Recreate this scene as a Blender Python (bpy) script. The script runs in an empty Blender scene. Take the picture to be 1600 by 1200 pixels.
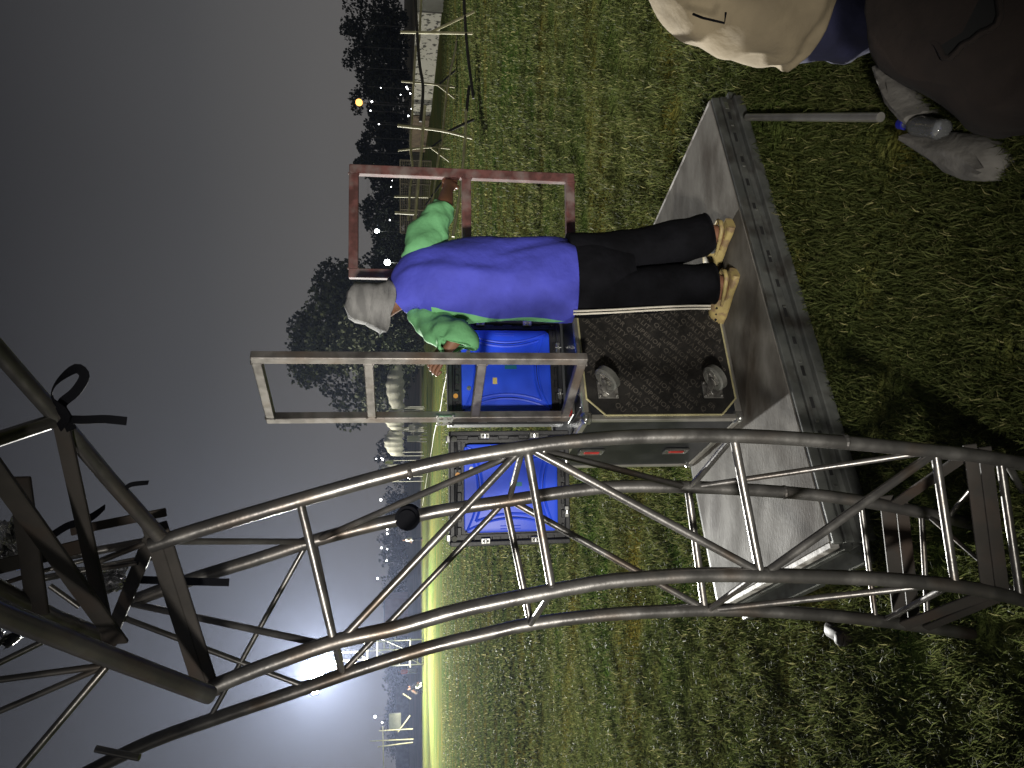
import bpy, math, random
import numpy as np
from mathutils import Vector, Matrix
rnd = random.Random(7)
R = math.radians
S = bpy.context.scene
C = S.collection

# ------------------------------------------------------------------ camera, sky, light, exposure
H = 1.60                       # eye height of the photographer
PITCH = R(8.4)
FPX = 1155.0                   # focal length in pixels of the 1600 px frame
f_ = Vector((0, math.cos(PITCH), -math.sin(PITCH)))
u_ = Vector((0, math.sin(PITCH), math.cos(PITCH)))
r_ = Vector((1, 0, 0))
cd = bpy.data.cameras.new('camera'); cam = bpy.data.objects.new('camera', cd); C.objects.link(cam)
cd.sensor_fit = 'HORIZONTAL'; cd.sensor_width = 36; cd.lens = FPX / 1600 * 36
cd.clip_start = 0.05; cd.clip_end = 3000
m3 = Matrix((-u_, r_, -f_)).transposed()      # the phone was held sideways: picture left is up
cam.matrix_world = Matrix.Translation((0, 0, H)) @ m3.to_4x4()
S.camera = cam

w = bpy.data.worlds.new('World'); S.world = w; w.use_nodes = True
nt = w.node_tree; nt.nodes.clear()
def wn(t): return nt.nodes.new(t)
tc = wn('ShaderNodeTexCoord'); sx = wn('ShaderNodeSeparateXYZ'); rmp = wn('ShaderNodeValToRGB')
mp = wn('ShaderNodeMapping'); nz = wn('ShaderNodeTexNoise'); mul = wn('ShaderNodeMixRGB')
bg = wn('ShaderNodeBackground'); wo = wn('ShaderNodeOutputWorld')
SKY_STRENGTH = 1.0
bg.inputs['Strength'].default_value = SKY_STRENGTH
nt.links.new(tc.outputs['Generated'], sx.inputs[0]); nt.links.new(sx.outputs['Z'], rmp.inputs[0])
e = rmp.color_ramp.elements
e[0].position = 0.0; e[0].color = (0.125, 0.118, 0.112, 1)
e[1].position = 1.0; e[1].color = (0.010, 0.010, 0.012, 1)
for p, c in ((0.10, (0.105, 0.102, 0.100)), (0.25, (0.062, 0.062, 0.064)), (0.45, (0.026, 0.026, 0.028))):
    q = e.new(p); q.color = (*c, 1)
nt.links.new(tc.outputs['Generated'], mp.inputs[0]); nt.links.new(mp.outputs[0], nz.inputs['Vector'])
nz.inputs['Scale'].default_value = 1.6; nz.inputs['Detail'].default_value = 2
mul.blend_type = 'SOFT_LIGHT'; mul.inputs[0].default_value = 0.25
nt.links.new(rmp.outputs[0], mul.inputs[1]); nt.links.new(nz.outputs[0], mul.inputs[2])
nt.links.new(mul.outputs[0], bg.inputs['Color']); nt.links.new(bg.outputs[0], wo.inputs['Surface'])

S.view_settings.view_transform = 'Standard'
S.view_settings.look = 'None'
S.view_settings.exposure = 0.0
S.view_settings.gamma = 1.0
S.cycles.max_bounces = 6
S.cycles.volume_bounces = 0
S.cycles.sample_clamp_indirect = 4.0
S.cycles.blur_glossy = 0.5
S.cycles.caustics_reflective = False; S.cycles.caustics_refractive = False

def aim(o, target):
    d = Vector(target) - o.location
    o.rotation_euler = d.to_track_quat('-Z', 'Y').to_euler()
def spot(name, loc, target, power, size, blend, radius, color):
    l = bpy.data.lights.new(name, 'SPOT'); l.energy = power; l.spot_size = R(size); l.spot_blend = blend
    l.shadow_soft_size = radius; l.color = color
    o = bpy.data.objects.new(name, l); C.objects.link(o); o.location = loc; aim(o, target); return o
# work light out of frame to the left, behind the photographer (it throws the frame's shadow on the case)
spot('work_light', (-1.45, -1.9, 1.95), (0.52, 3.4, 0.80), 1400, 38, 1.0, 0.20, (1.0, 0.96, 0.88))
# second work light out of frame to the left, raking across the truss and the grass
spot('side_light', (-9.5, 4.6, 3.2), (-1.4, 6.8, 0.6), 3200, 66, 1.0, 0.15, (1.0, 0.98, 0.86))
# floodlight on the far scaffold tower that stands in the picture
spot('tower_floodlight', (-21.3, 56.4, 8.16), (-10, 27, 0.0), 330000, 66, 1.0, 0.35, (0.98, 0.97, 0.93))
# stray light of the same floodlight onto the pitch around the tower foot
pl = bpy.data.lights.new('tower_floodlight_spill', 'SPOT'); pl.energy = 30000; pl.color = (1.0, 0.96, 0.76)
pl.spot_size = R(177); pl.spot_blend = 0.25; pl.shadow_soft_size = 0.4
po = bpy.data.objects.new('tower_floodlight_spill', pl); C.objects.link(po); po.location = (-21.1, 56.3, 7.9); aim(po, (-20, 50, 0))
# added fill: one very weak wide sun lifts the dark, as faint sky glow
sl = bpy.data.lights.new('night_glow_fill', 'SUN'); sl.energy = 0.08; sl.angle = R(40); sl.color = (1.0, 0.95, 0.85)
so = bpy.data.objects.new('night_glow_fill', sl); C.objects.link(so); so.rotation_euler = (R(55), 0, R(-35))

# ------------------------------------------------------------------ night haze lit by the floodlights
def make_haze(density, aniso=0.7):
    hz = bpy.data.materials.new('haze_air'); hz.use_nodes = True; t = hz.node_tree; t.nodes.clear()
    v = t.nodes.new('ShaderNodeVolumePrincipled'); v.inputs['Density'].default_value = density; v.inputs['Anisotropy'].default_value = aniso
    v.inputs['Color'].default_value = (0.58, 0.68, 1.0, 1)
    o = t.nodes.new('ShaderNodeOutputMaterial'); t.links.new(v.outputs[0], o.inputs['Volume'])
    me = bpy.data.meshes.new('haze'); x0, x1, y0, y1, z0, z1 = -320, 320, -60, 420, -1.2, 22
    me.from_pydata([(x, y, z) for x in (x0, x1) for y in (y0, y1) for z in (z0, z1)], [], [(0, 1, 3, 2), (4, 6, 7, 5), (0, 4, 5, 1), (2, 3, 7, 6), (0, 2, 6, 4), (1, 5, 7, 3)])
    me.materials.append(hz); ob = bpy.data.objects.new('haze', me); C.objects.link(ob); ob['kind'] = 'stuff'; ob['label'] = 'thin night haze over the field'; ob['category'] = 'haze'
make_haze(0.00021)

# ------------------------------------------------------------------ from picture measurements to places
def ray(x, y): return f_ + r_ * ((600 - y) / FPX) + u_ * ((800 - x) / FPX)
O_ = Vector((0, 0, H))
def gnd(x, y, z=0.0):
    d = ray(x, y); return O_ + d * ((z - H) / d.z)
def atY(x, y, Y):
    d = ray(x, y); return O_ + d * (Y / d.y)
def at(x, y, D): return O_ + ray(x, y) * D

# ------------------------------------------------------------------ mesh helpers
class MB:
    def __init__(s): s.v = []; s.f = []; s.m = []; s.k = 0
    def mat(s, k): s.k = k; return s
    def add(s, vs, fs):
        b = len(s.v); s.v += [Vector(p) for p in vs]
        for q in fs: s.f.append(tuple(b + i for i in q)); s.m.append(s.k)
    def box(s, c, d, ax=None, bev=0.0):
        c = Vector(c); X, Y, Z = ax if ax else (Vector((1, 0, 0)), Vector((0, 1, 0)), Vector((0, 0, 1)))
        hx, hy, hz = d[0] / 2, d[1] / 2, d[2] / 2
        if bev <= 0:
            vs = [c + X * (sx * hx) + Y * (sy * hy) + Z * (sz * hz) for sx in (-1, 1) for sy in (-1, 1) for sz in (-1, 1)]
            s.add(vs, [(0, 1, 3, 2), (4, 6, 7, 5), (0, 4, 5, 1), (2, 3, 7, 6), (0, 2, 6, 4), (1, 5, 7, 3)])
        else:
            b = min(bev, hx, hy, hz); rings = []
            for sz, k in ((-1, 1), (-1, 0), (1, 0), (1, 1)):
                zz = sz * (hz if k else hz - b); ins = b if k else 0
                ring = []
                for (sx, sy, o) in ((1, 1, 0), (1, 1, 1), (-1, 1, 1), (-1, 1, 0), (-1, -1, 0), (-1, -1, 1), (1, -1, 1), (1, -1, 0)):
                    px = sx * (hx - ins - (b if o else 0)); py = sy * (hy - ins - (0 if o else b))
                    ring.append(c + X * px + Y * py + Z * zz)
                rings.append(ring)
            s.loft(rings)
    def loft(s, rings, caps=True, closed=True):
        n = len(rings[0]); vs = [p for r in rings for p in r]; fs = []
        for i in range(len(rings) - 1):
            for j in range(n if closed else n - 1):
                a = i * n + j; b = i * n + (j + 1) % n
                fs.append((a, b, b + n, a + n))
        if caps and closed:
            fs.append(tuple(reversed(range(n)))); fs.append(tuple((len(rings) - 1) * n + j for j in range(n)))
        s.add(vs, fs)
    def tube(s, pts, rad, seg=10, caps=True):
        pts = [Vector(p) for p in pts]; n = len(pts)
        rad = [rad] * n if isinstance(rad, (int, float)) else rad
        T = []
        for i in range(n):
            a = pts[max(0, i - 1)]; b = pts[min(n - 1, i + 1)]; T.append((b - a).normalized())
        A = T[0].orthogonal().normalized(); rings = []
        for i in range(n):
            A = (A - T[i] * A.dot(T[i])).normalized(); B = T[i].cross(A)
            rings.append([pts[i] + (A * math.cos(t) + B * math.sin(t)) * rad[i] for t in [2 * math.pi * k / seg for k in range(seg)]])
        s.loft(rings, caps)
    def bar(s, p, q, wd, th, up, bev=0.0):      # flat bar / square tube from p to q; up = direction of th
        p = Vector(p); q = Vector(q); T = (q - p); L = T.length; T.normalize(); up = Vector(up)
        Z = (up - T * up.dot(T)).normalized(); X = T.cross(Z)
        s.box((p + q) / 2, (L, wd, th), (T, X, Z), bev)
    def ell(s, c, r, ax=None, nu=16, nv=10):
        c = Vector(c); X, Y, Z = ax if ax else (Vector((1, 0, 0)), Vector((0, 1, 0)), Vector((0, 0, 1)))
        rings = []
        for i in range(1, nv):
            t = math.pi * i / nv - math.pi / 2
            rings.append([c + X * (r[0] * math.cos(t) * math.cos(a)) + Y * (r[1] * math.cos(t) * math.sin(a)) + Z * (r[2] * math.sin(t))
                          for a in [2 * math.pi * k / nu for k in range(nu)]])
        s.loft(rings, True)
    def quad(s, a, b, c, d): s.add([a, b, c, d], [(0, 1, 2, 3)])
    def build(s, name, mats, parent=None, origin=None, smooth=None):
        if parent is not None: origin = ROOT[parent.name]
        elif origin is None:
            lo = [min(p[i] for p in s.v) for i in range(3)]; hi = [max(p[i] for p in s.v) for i in range(3)]
            origin = ((lo[0] + hi[0]) / 2, (lo[1] + hi[1]) / 2, lo[2])
        o3 = Vector(origin)
        me = bpy.data.meshes.new(name); me.from_pydata([p - o3 for p in s.v], [], s.f)
        if not isinstance(mats, (list, tuple)): mats = [mats]
        for k in mats: me.materials.append(k)
        me.polygons.foreach_set('material_index', s.m)
        me.validate(); me.update()
        o = bpy.data.objects.new(name, me); C.objects.link(o)
        if smooth: shade(me, smooth)
        if parent is not None: o.parent = parent
        else: o.location = o3
        ROOT[o.name] = o3
        return o
ROOT = {}
def shade(me, ang):
    import bmesh
    bm = bmesh.new(); bm.from_mesh(me)
    bmesh.ops.recalc_face_normals(bm, faces=bm.faces)
    for f in bm.faces: f.smooth = True
    for ed in bm.edges:
        if len(ed.link_faces) == 2 and ed.calc_face_angle(0) > R(ang): ed.smooth = False
    bm.to_mesh(me); bm.free()
def tag(o, label, cat, group=None, kind=None):
    if label: o['label'] = label
    if cat: o['category'] = cat
    if group: o['group'] = group
    if kind: o['kind'] = kind
    return o
def thing(name, loc, label, cat, group=None):
    o = bpy.data.objects.new(name, None); C.objects.link(o); o.location = loc; o.empty_display_size = 0.1
    ROOT[o.name] = Vector(loc)
    return tag(o, label, cat, group)
def copy_tree(o, parent=None):
    c = o.copy(); C.objects.link(c); ROOT[c.name] = ROOT.get(o.name, Vector())
    if parent is not None: c.parent = parent
    for ch in [x for x in list(S.objects) if x.parent == o]: copy_tree(ch, c)
    return c
def cr(keys, t):                                # Catmull-Rom on lists of number tuples
    n = len(keys) - 1; i = min(int(t * n), n - 1); x = t * n - i
    p0 = keys[max(i - 1, 0)]; p1 = keys[i]; p2 = keys[i + 1]; p3 = keys[min(i + 2, n)]
    return [0.5 * (2 * b + (c - a) * x + (2 * a - 5 * b + 4 * c - d) * x * x + (3 * b - a - 3 * c + d) * x ** 3) for a, b, c, d in zip(p0, p1, p2, p3)]
def sweep(mb, keys, axis, nr=24, ns=28, fold=None, caps=True, power=2.0):
    """keys: (point, rx along axis, ry across); a smooth body grown along the keys"""
    ks = [(*k[0], k[1], k[2]) for k in keys]; P = [cr(ks, i / nr) for i in range(nr + 1)]
    rings = []
    for i in range(nr + 1):
        a = Vector(P[max(i - 1, 0)][:3]); b = Vector(P[min(i + 1, nr)][:3]); T = (b - a).normalized()
        A = Vector(axis); A = (A - T * A.dot(T)).normalized(); B = T.cross(A); c = Vector(P[i][:3]); ring = []
        for j in range(ns):
            t = 2 * math.pi * j / ns; ct, st = math.cos(t), math.sin(t)
            ct = math.copysign(abs(ct) ** (2 / power), ct); st = math.copysign(abs(st) ** (2 / power), st)
            k = 1.0 + (fold(i / nr, t) if fold else 0)
            ring.append(c + A * (P[i][3] * ct * k) + B * (P[i][4] * st * k))
        rings.append(ring)
    mb.loft(rings, caps); return rings
def skin(name, verts, edges, radii, mat, parent=None, origin=None, root=0, sub=2, extra=None):
    """one continuous body grown round a joint skeleton"""
    o3 = ROOT[parent.name] if parent is not None else Vector(origin)
    me = bpy.data.meshes.new(name + '_bones'); me.from_pydata([Vector(p) - o3 for p in verts], edges, [])
    o = bpy.data.objects.new(name + '_bones', me); C.objects.link(o)
    md = o.modifiers.new('skin', 'SKIN'); md.use_smooth_shade = True; md.branch_smoothing = 0.4
    for i, sv in enumerate(me.skin_vertices[0].data):
        sv.radius = radii[i] if isinstance(radii[i], tuple) else (radii[i], radii[i]); sv.use_root = (i == root)
    sb = o.modifiers.new('sub', 'SUBSURF'); sb.levels = sub; sb.render_levels = sub
    dg = bpy.context.evaluated_depsgraph_get(); dg.update()
    ev = o.evaluated_get(dg); nm = bpy.data.meshes.new_from_object(ev)
    bpy.data.objects.remove(o); bpy.data.meshes.remove(me)
    nm.name = name; nm.materials.clear(); nm.materials.append(mat)
    for p in nm.polygons: p.use_smooth = True
    if extra:
        import bmesh
        bm = bmesh.new(); bm.from_mesh(nm); extra(bm, o3); bm.to_mesh(nm); bm.free()
    ob = bpy.data.objects.new(name, nm); C.objects.link(ob)
    if parent is not None: ob.parent = parent
    else: ob.location = o3
    ROOT[ob.name] = o3
    return ob

# ------------------------------------------------------------------ materials
def mat(name, col, rough=0.6, metal=0.0, col2=None, scale=12.0, bump=0.0, bscale=None, detail=4.0, lo=0.4, hi=0.62,
        col3=None, scale3=3.0, stretch=None, spec=0.5, trans=0.0, alpha=None, rough2=None):
    m = bpy.data.materials.new(name); m.use_nodes = True; t = m.node_tree; N = t.nodes; L = t.links
    b = N['Principled BSDF']; b.inputs['Base Color'].default_value = (*col, 1); b.inputs['Roughness'].default_value = rough
    b.inputs['Metallic'].default_value = metal; b.inputs['Specular IOR Level'].default_value = spec
    if trans: b.inputs['Transmission Weight'].default_value = trans
    co = N.new('ShaderNodeTexCoord'); vec = co.outputs['Object']
    if stretch:
        mp = N.new('ShaderNodeMapping'); mp.inputs['Scale'].default_value = stretch; L.new(vec, mp.inputs[0]); vec = mp.outputs[0]
    last = None
    if col2:
        n = N.new('ShaderNodeTexNoise'); n.inputs['Scale'].default_value = scale; n.inputs['Detail'].default_value = detail
        L.new(vec, n.inputs['Vector'])
        rp = N.new('ShaderNodeValToRGB'); rp.color_ramp.elements[0].position = lo; rp.color_ramp.elements[1].position = hi
        rp.color_ramp.elements[0].color = (*col, 1); rp.color_ramp.elements[1].color = (*col2, 1)
        L.new(n.outputs[0], rp.inputs[0]); last = rp.outputs[0]
        if rough2 is not None:
            mr = N.new('ShaderNodeMapRange'); mr.inputs[1].default_value = lo; mr.inputs[2].default_value = hi
            mr.inputs[3].default_value = rough; mr.inputs[4].default_value = rough2
            L.new(n.outputs[0], mr.inputs[0]); L.new(mr.outputs[0], b.inputs['Roughness'])
        if col3:
            n3 = N.new('ShaderNodeTexNoise'); n3.inputs['Scale'].default_value = scale3; n3.inputs['Detail'].default_value = 6
            L.new(vec, n3.inputs['Vector'])
            r3 = N.new('ShaderNodeValToRGB'); r3.color_ramp.elements[0].position = 0.5; r3.color_ramp.elements[1].position = 0.68
            r3.color_ramp.elements[0].color = (0, 0, 0, 1); r3.color_ramp.elements[1].color = (1, 1, 1, 1)
            mx = N.new('ShaderNodeMixRGB'); mx.inputs[2].default_value = (*col3, 1)
            L.new(n3.outputs[0], r3.inputs[0]); L.new(r3.outputs[0], mx.inputs[0]); L.new(last, mx.inputs[1]); last = mx.outputs[0]
        L.new(last, b.inputs['Base Color'])
    if bump:
        nb = N.new('ShaderNodeTexNoise'); nb.inputs['Scale'].default_value = bscale or scale * 2; nb.inputs['Detail'].default_value = 5
        L.new(vec, nb.inputs['Vector'])
        bp = N.new('ShaderNodeBump'); bp.inputs['Strength'].default_value = bump; bp.inputs['Distance'].default_value = 0.02
        L.new(nb.outputs[0], bp.inputs['Height']); L.new(bp.outputs[0], b.inputs['Normal'])
    return m
def glow(name, col, strength):
    m = bpy.data.materials.new(name); m.use_nodes = True; t = m.node_tree; t.nodes.clear()
    em = t.nodes.new('ShaderNodeEmission'); em.inputs[0].default_value = (*col, 1); em.inputs[1].default_value = strength
    o = t.nodes.new('ShaderNodeOutputMaterial'); t.links.new(em.outputs[0], o.inputs[0]); return m
M = dict(
    truss=mat('dull_steel', (0.105, 0.100, 0.096), 0.30, 0.75, (0.17, 0.163, 0.156), 14, 0.05, 60, spec=0.4, col3=(0.085, 0.068, 0.055), scale3=7, rough2=0.42),
    truss_bar=mat('dull_flat_steel', (0.032, 0.029, 0.026), 0.6, 0.0, (0.042, 0.037, 0.033), 11, 0.05, 50, spec=0.12, col3=(0.045, 0.032, 0.025), scale3=6),
    raw=mat('raw_steel_tube', (0.26, 0.24, 0.225), 0.45, 0.4, (0.15, 0.135, 0.125), 16, 0.05, 80, col3=(0.16, 0.115, 0.085), scale3=5),
    red=mat('red_primer', (0.15, 0.062, 0.056), 0.75, 0.0, (0.075, 0.034, 0.03), 18, 0.08, 70, spec=0.15, col3=(0.17, 0.13, 0.12), scale3=11),
    black=mat('black_plastic', (0.012, 0.012, 0.014), 0.45, 0, (0.022, 0.022, 0.024), 20, 0.04, 90),
    case=mat('black_laminate', (0.016, 0.017, 0.02), 0.33, 0, (0.028, 0.029, 0.032), 9, 0.03, 150),
    base=mat('black_phenolic_board', (0.010, 0.009, 0.008), 0.55, 0, (0.017, 0.015, 0.013), 30, 0.10, 260),
    print=mat('worn_brown_print', (0.075, 0.065, 0.054), 0.6, 0, (0.026, 0.023, 0.019), 26, lo=0.42, hi=0.7),
    alu=mat('aluminium', (0.62, 0.60, 0.56), 0.36, 0.85, (0.48, 0.46, 0.42), 10, 0.03, 90),
    zinc=mat('zinc_plate', (0.60, 0.60, 0.58), 0.3, 0.9, (0.42, 0.42, 0.40), 30),
    casterm=mat('dull_zinc', (0.30, 0.29, 0.27), 0.4, 0.7, (0.18, 0.17, 0.16), 30),
    yel=mat('bounce_yellow_edge', (0.62, 0.56, 0.30), 0.45, 0.3, (0.46, 0.42, 0.24), 20),  # bounce light off the aluminium, put into the edging's colour as yellow
    deckframe=mat('deck_aluminium', (0.16, 0.165, 0.155), 0.42, 0.5, (0.10, 0.105, 0.10), 9, 0.05, 60, col3=(0.055, 0.05, 0.045), scale3=8),
    deck=mat('worn_deck_board', (0.175, 0.165, 0.148), 0.66, 0, (0.075, 0.067, 0.057), 4.5, 0.07, 50, 14, 0.36, 0.70, col3=(0.055, 0.045, 0.036), scale3=2.6, stretch=(1, 2.0, 1), rough2=0.8, spec=0.15),
    deckedge=mat('chipped_white_edge', (0.62, 0.60, 0.57), 0.6, 0, (0.26, 0.24, 0.22), 18, 0.1, 40, lo=0.45, hi=0.56),
    blue=mat('blue_cover', (0.022, 0.085, 0.80), 0.42, 0, (0.018, 0.07, 0.70), 5, 0.015, 120),
    redlatch=mat('red_latch', (0.55, 0.05, 0.045), 0.4, 0, (0.40, 0.04, 0.035), 30),
    rubber=mat('grey_rubber', (0.10, 0.10, 0.09), 0.6, 0, (0.15, 0.145, 0.13), 20),
    orange_in=mat('orange_socket', (0.55, 0.25, 0.04), 0.5),
    sticker=mat('yellow_sticker', (0.65, 0.5, 0.16), 0.5),
    greenp=mat('green_print', (0.01, 0.16, 0.22), 0.5),
    strap=mat('black_webbing', (0.004, 0.004, 0.005), 0.9, spec=0.05),
    foil=mat('silver_foil', (0.72, 0.72, 0.74), 0.24, 0.9, (0.5, 0.5, 0.52), 8, 0.4, 18),
    purple=mat('violet_blue_jersey', (0.060, 0.068, 0.48), 0.8, 0, (0.046, 0.052, 0.38), 7, 0.45, 15),
    green=mat('light_green_jersey', (0.17, 0.46, 0.20), 0.8, 0, (0.13, 0.36, 0.155), 9, 0.45, 18),
    trousers=mat('black_tracksuit', (0.003, 0.003, 0.004), 0.85, 0, (0.006, 0.006, 0.008), 8, 0.3, 30, spec=0.1),
    stripe=mat('white_stripe', (0.75, 0.70, 0.60), 0.7),
    hat=mat('grey_hat_cloth', (0.25, 0.245, 0.24), 0.9, 0, (0.15, 0.147, 0.145), 9, 0.3, 120, stretch=(1, 1, 3)),
    skin=mat('brown_skin', (0.20, 0.095, 0.055), 0.5, 0, (0.16, 0.072, 0.04), 14, 0.05, 150),
    clog=mat('mustard_clog', (0.36, 0.28, 0.11), 0.6, 0, (0.22, 0.15, 0.08), 26, 0.06, 60, lo=0.45, hi=0.6),
    cream=mat('cream_cotton', (0.21, 0.168, 0.105), 0.9, 0, (0.145, 0.115, 0.072), 4, 0.35, 16),
    navy=mat('navy_denim', (0.006, 0.0065, 0.028), 0.9, 0, (0.010, 0.011, 0.042), 12, 0.2, 40),
    bag=mat('dark_brown_canvas', (0.011, 0.0065, 0.005), 0.95, 0, (0.017, 0.0105, 0.008), 8, 0.2, 30),
    dark=mat('dark_lining', (0.004, 0.004, 0.004), 0.9),
    cloth=mat('grey_white_cloth', (0.17, 0.16, 0.145), 0.9, 0, (0.11, 0.103, 0.093), 10, 0.3, 30),
    bottle=mat('clear_plastic', (0.92, 0.94, 0.95), 0.08, 0, trans=0.9, spec=0.6),
    cap=mat('blue_cap', (0.01, 0.015, 0.25), 0.4),
    bamboo=mat('pale_pole', (0.58, 0.54, 0.34), 0.6, 0, (0.42, 0.38, 0.23), 6, 0.1, 30),
    darkpole=mat('dark_pole', (0.02, 0.017, 0.012), 0.8, 0, (0.03, 0.026, 0.02), 6),
    white=mat('white_paint', (0.70, 0.69, 0.66), 0.6, 0, (0.60, 0.59, 0.56), 3),
    tent=mat('white_tent_cloth', (0.74, 0.73, 0.68), 0.8, 0, (0.58, 0.57, 0.53), 2.2, 0.3, 5),
    wall=mat('peeling_whitewash', (0.56, 0.545, 0.52), 0.9, 0, (0.07, 0.068, 0.064), 4.5, 0.1, 12, 9, 0.55, 0.60),
    brickwall=mat('brown_wall', (0.16, 0.12, 0.085), 0.9, 0, (0.10, 0.075, 0.055), 3, 0.1, 12),
    pink=mat('pink_board', (0.50, 0.27, 0.20), 0.8, 0, (0.43, 0.22, 0.165), 1.2),
    wire=mat('brown_mesh', (0.20, 0.17, 0.12), 0.8),
    trunk=mat('bark', (0.05, 0.042, 0.034), 0.9, 0, (0.08, 0.07, 0.055), 6, 0.4, 12),
    leaf=mat('leaves', (0.045, 0.062, 0.030), 0.55, 0, (0.085, 0.11, 0.05), 0.7, lo=0.35, hi=0.65),
    leafbig=mat('tree_leaves', (0.075, 0.088, 0.060), 0.6, 0, (0.14, 0.155, 0.105), 0.6, lo=0.35, hi=0.65),
    leafdark=mat('dark_leaves', (0.026, 0.034, 0.018), 0.65, 0, (0.045, 0.055, 0.028), 0.5, lo=0.35, hi=0.65),
    lampwhite=glow('lit_lamp', (0.95, 0.97, 1.0), 14),
    lampbig=glow('lit_floodlight', (0.93, 0.96, 1.0), 260),
    lampstar=glow('lit_white_lamp', (0.95, 1.0, 1.0), 60),
    lamporange=glow('lit_sodium_lamp', (1.0, 0.50, 0.13), 2.6),
    lampwarm=glow('lit_warm_window', (1.0, 0.55, 0.2), 1.2),
    vest=mat('orange_vest', (0.85, 0.13, 0.03), 0.6),
    greyw=mat('grey_wall', (0.12, 0.12, 0.11), 0.9, 0, (0.16, 0.16, 0.15), 2),
)

# ------------------------------------------------------------------ ground and grass
def grass_ground():
    m = bpy.data.materials.new('turf'); m.use_nodes = True; t = m.node_tree; N = t.nodes; L = t.links
    b = N['Principled BSDF']; b.inputs['Roughness'].default_value = 1.0; b.inputs['Specular IOR Level'].default_value = 0.0
    co = N.new('ShaderNodeTexCoord')
    def noise(sc, det=6, st=None):
        n = N.new('ShaderNodeTexNoise'); n.inputs['Scale'].default_value = sc; n.inputs['Detail'].default_value = det
        v = co.outputs['Object']
        if st:
            mp = N.new('ShaderNodeMapping'); mp.inputs['Scale'].default_value = st; L.new(v, mp.inputs[0]); v = mp.outputs[0]
        L.new(v, n.inputs['Vector']); return n
    def ramp(src, els):
        r = N.new('ShaderNodeValToRGB'); q = r.color_ramp.elements
        q[0].position, q[0].color = els[0][0], (*els[0][1], 1); q[1].position, q[1].color = els[-1][0], (*els[-1][1], 1)
        for p, c in els[1:-1]: x = q.new(p); x.color = (*c, 1)
        L.new(src.outputs[0], r.inputs[0]); return r
    a = ramp(noise(26, 8), [(0.3, (0.042, 0.050, 0.015)), (0.5, (0.095, 0.112, 0.034)), (0.72, (0.18, 0.19, 0.062))])
    c = ramp(noise(0.9, 8, (0.35, 1.5, 1)), [(0.36, (0.55, 0.9, 0.5)), (0.5, (1, 1, 1)), (0.66, (1.55, 1.15, 0.75))])
    mx = N.new('ShaderNodeMixRGB'); mx.blend_type = 'MULTIPLY'; mx.inputs[0].default_value = 1
    L.new(a.outputs[0], mx.inputs[1]); L.new(c.outputs[0], mx.inputs[2])
    L.new(mx.outputs[0], b.inputs['Base Color'])
    nb = noise(34, 8); bp = N.new('ShaderNodeBump'); bp.inputs['Strength'].default_value = 0.9; bp.inputs['Distance'].default_value = 0.06
    L.new(nb.outputs[0], bp.inputs['Height']); L.new(bp.outputs[0], b.inputs['Normal'])
    mb = MB(); s = 900
    xs = [-s, -60, -12, 0, 12, 60, s]; ys = [-40, 0, 6, 20, 60, 150, s]
    mb.v = [Vector((x, y, 0)) for y in ys for x in xs]
    for j in range(6):
        for i in range(6): mb.f.append((j * 7 + i, j * 7 + i + 1, j * 7 + i + 8, j * 7 + i + 7)); mb.m.append(0)
    o = mb.build('ground', m, origin=(0, 0, 0)); o['kind'] = 'structure'
grass_ground()

ZD = 0.16
dA, dC, dD = gnd(1110, 155, ZD), gnd(1300, 850, ZD), gnd(1125, 965, ZD)
dx_ = (dA - dC).normalized(); dy_ = Vector((-dx_.y, dx_.x, 0)); DL = (dA - dC).length; DW = (dD - dC).dot(dy_)
def in_deck(x, y, mgn=0.0):
    px = (x - dC.x) * dx_.x + (y - dC.y) * dx_.y; py = (x - dC.x) * dy_.x + (y - dC.y) * dy_.y
    return (px > -mgn) & (px < DL + mgn) & (py > -mgn) & (py < DW + mgn)

def grass_material():
    m = bpy.data.materials.new('grass_blade'); m.use_nodes = True; t = m.node_tree; N = t.nodes; L = t.links
    b = N['Principled BSDF']; b.inputs['Roughness'].default_value = 0.6; b.inputs['Specular IOR Level'].default_value = 0.06
    at_ = N.new('ShaderNodeAttribute'); at_.attribute_name = 'tone'
    r = N.new('ShaderNodeValToRGB'); q = r.color_ramp.elements
    q[0].position, q[0].color = 0.0, (0.040, 0.050, 0.015, 1); q[1].position, q[1].color = 1.0, (0.30, 0.28, 0.12, 1)
    for p, c in ((0.45, (0.088, 0.106, 0.032)), (0.8, (0.145, 0.155, 0.052)), (0.93, (0.21, 0.20, 0.085))): x = q.new(p); x.color = (*c, 1)
    L.new(at_.outputs['Fac'], r.inputs[0]); L.new(r.outputs[0], b.inputs['Base Color'])
    tr = N.new('ShaderNodeBsdfTranslucent'); L.new(r.outputs[0], tr.inputs[0])
    mx = N.new('ShaderNodeMixShader'); mx.inputs[0].default_value = 0.42
    L.new(b.outputs[0], mx.inputs[1]); L.new(tr.outputs[0], mx.inputs[2]); L.new(mx.outputs[0], N['Material Output'].inputs['Surface'])
    return m
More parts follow.
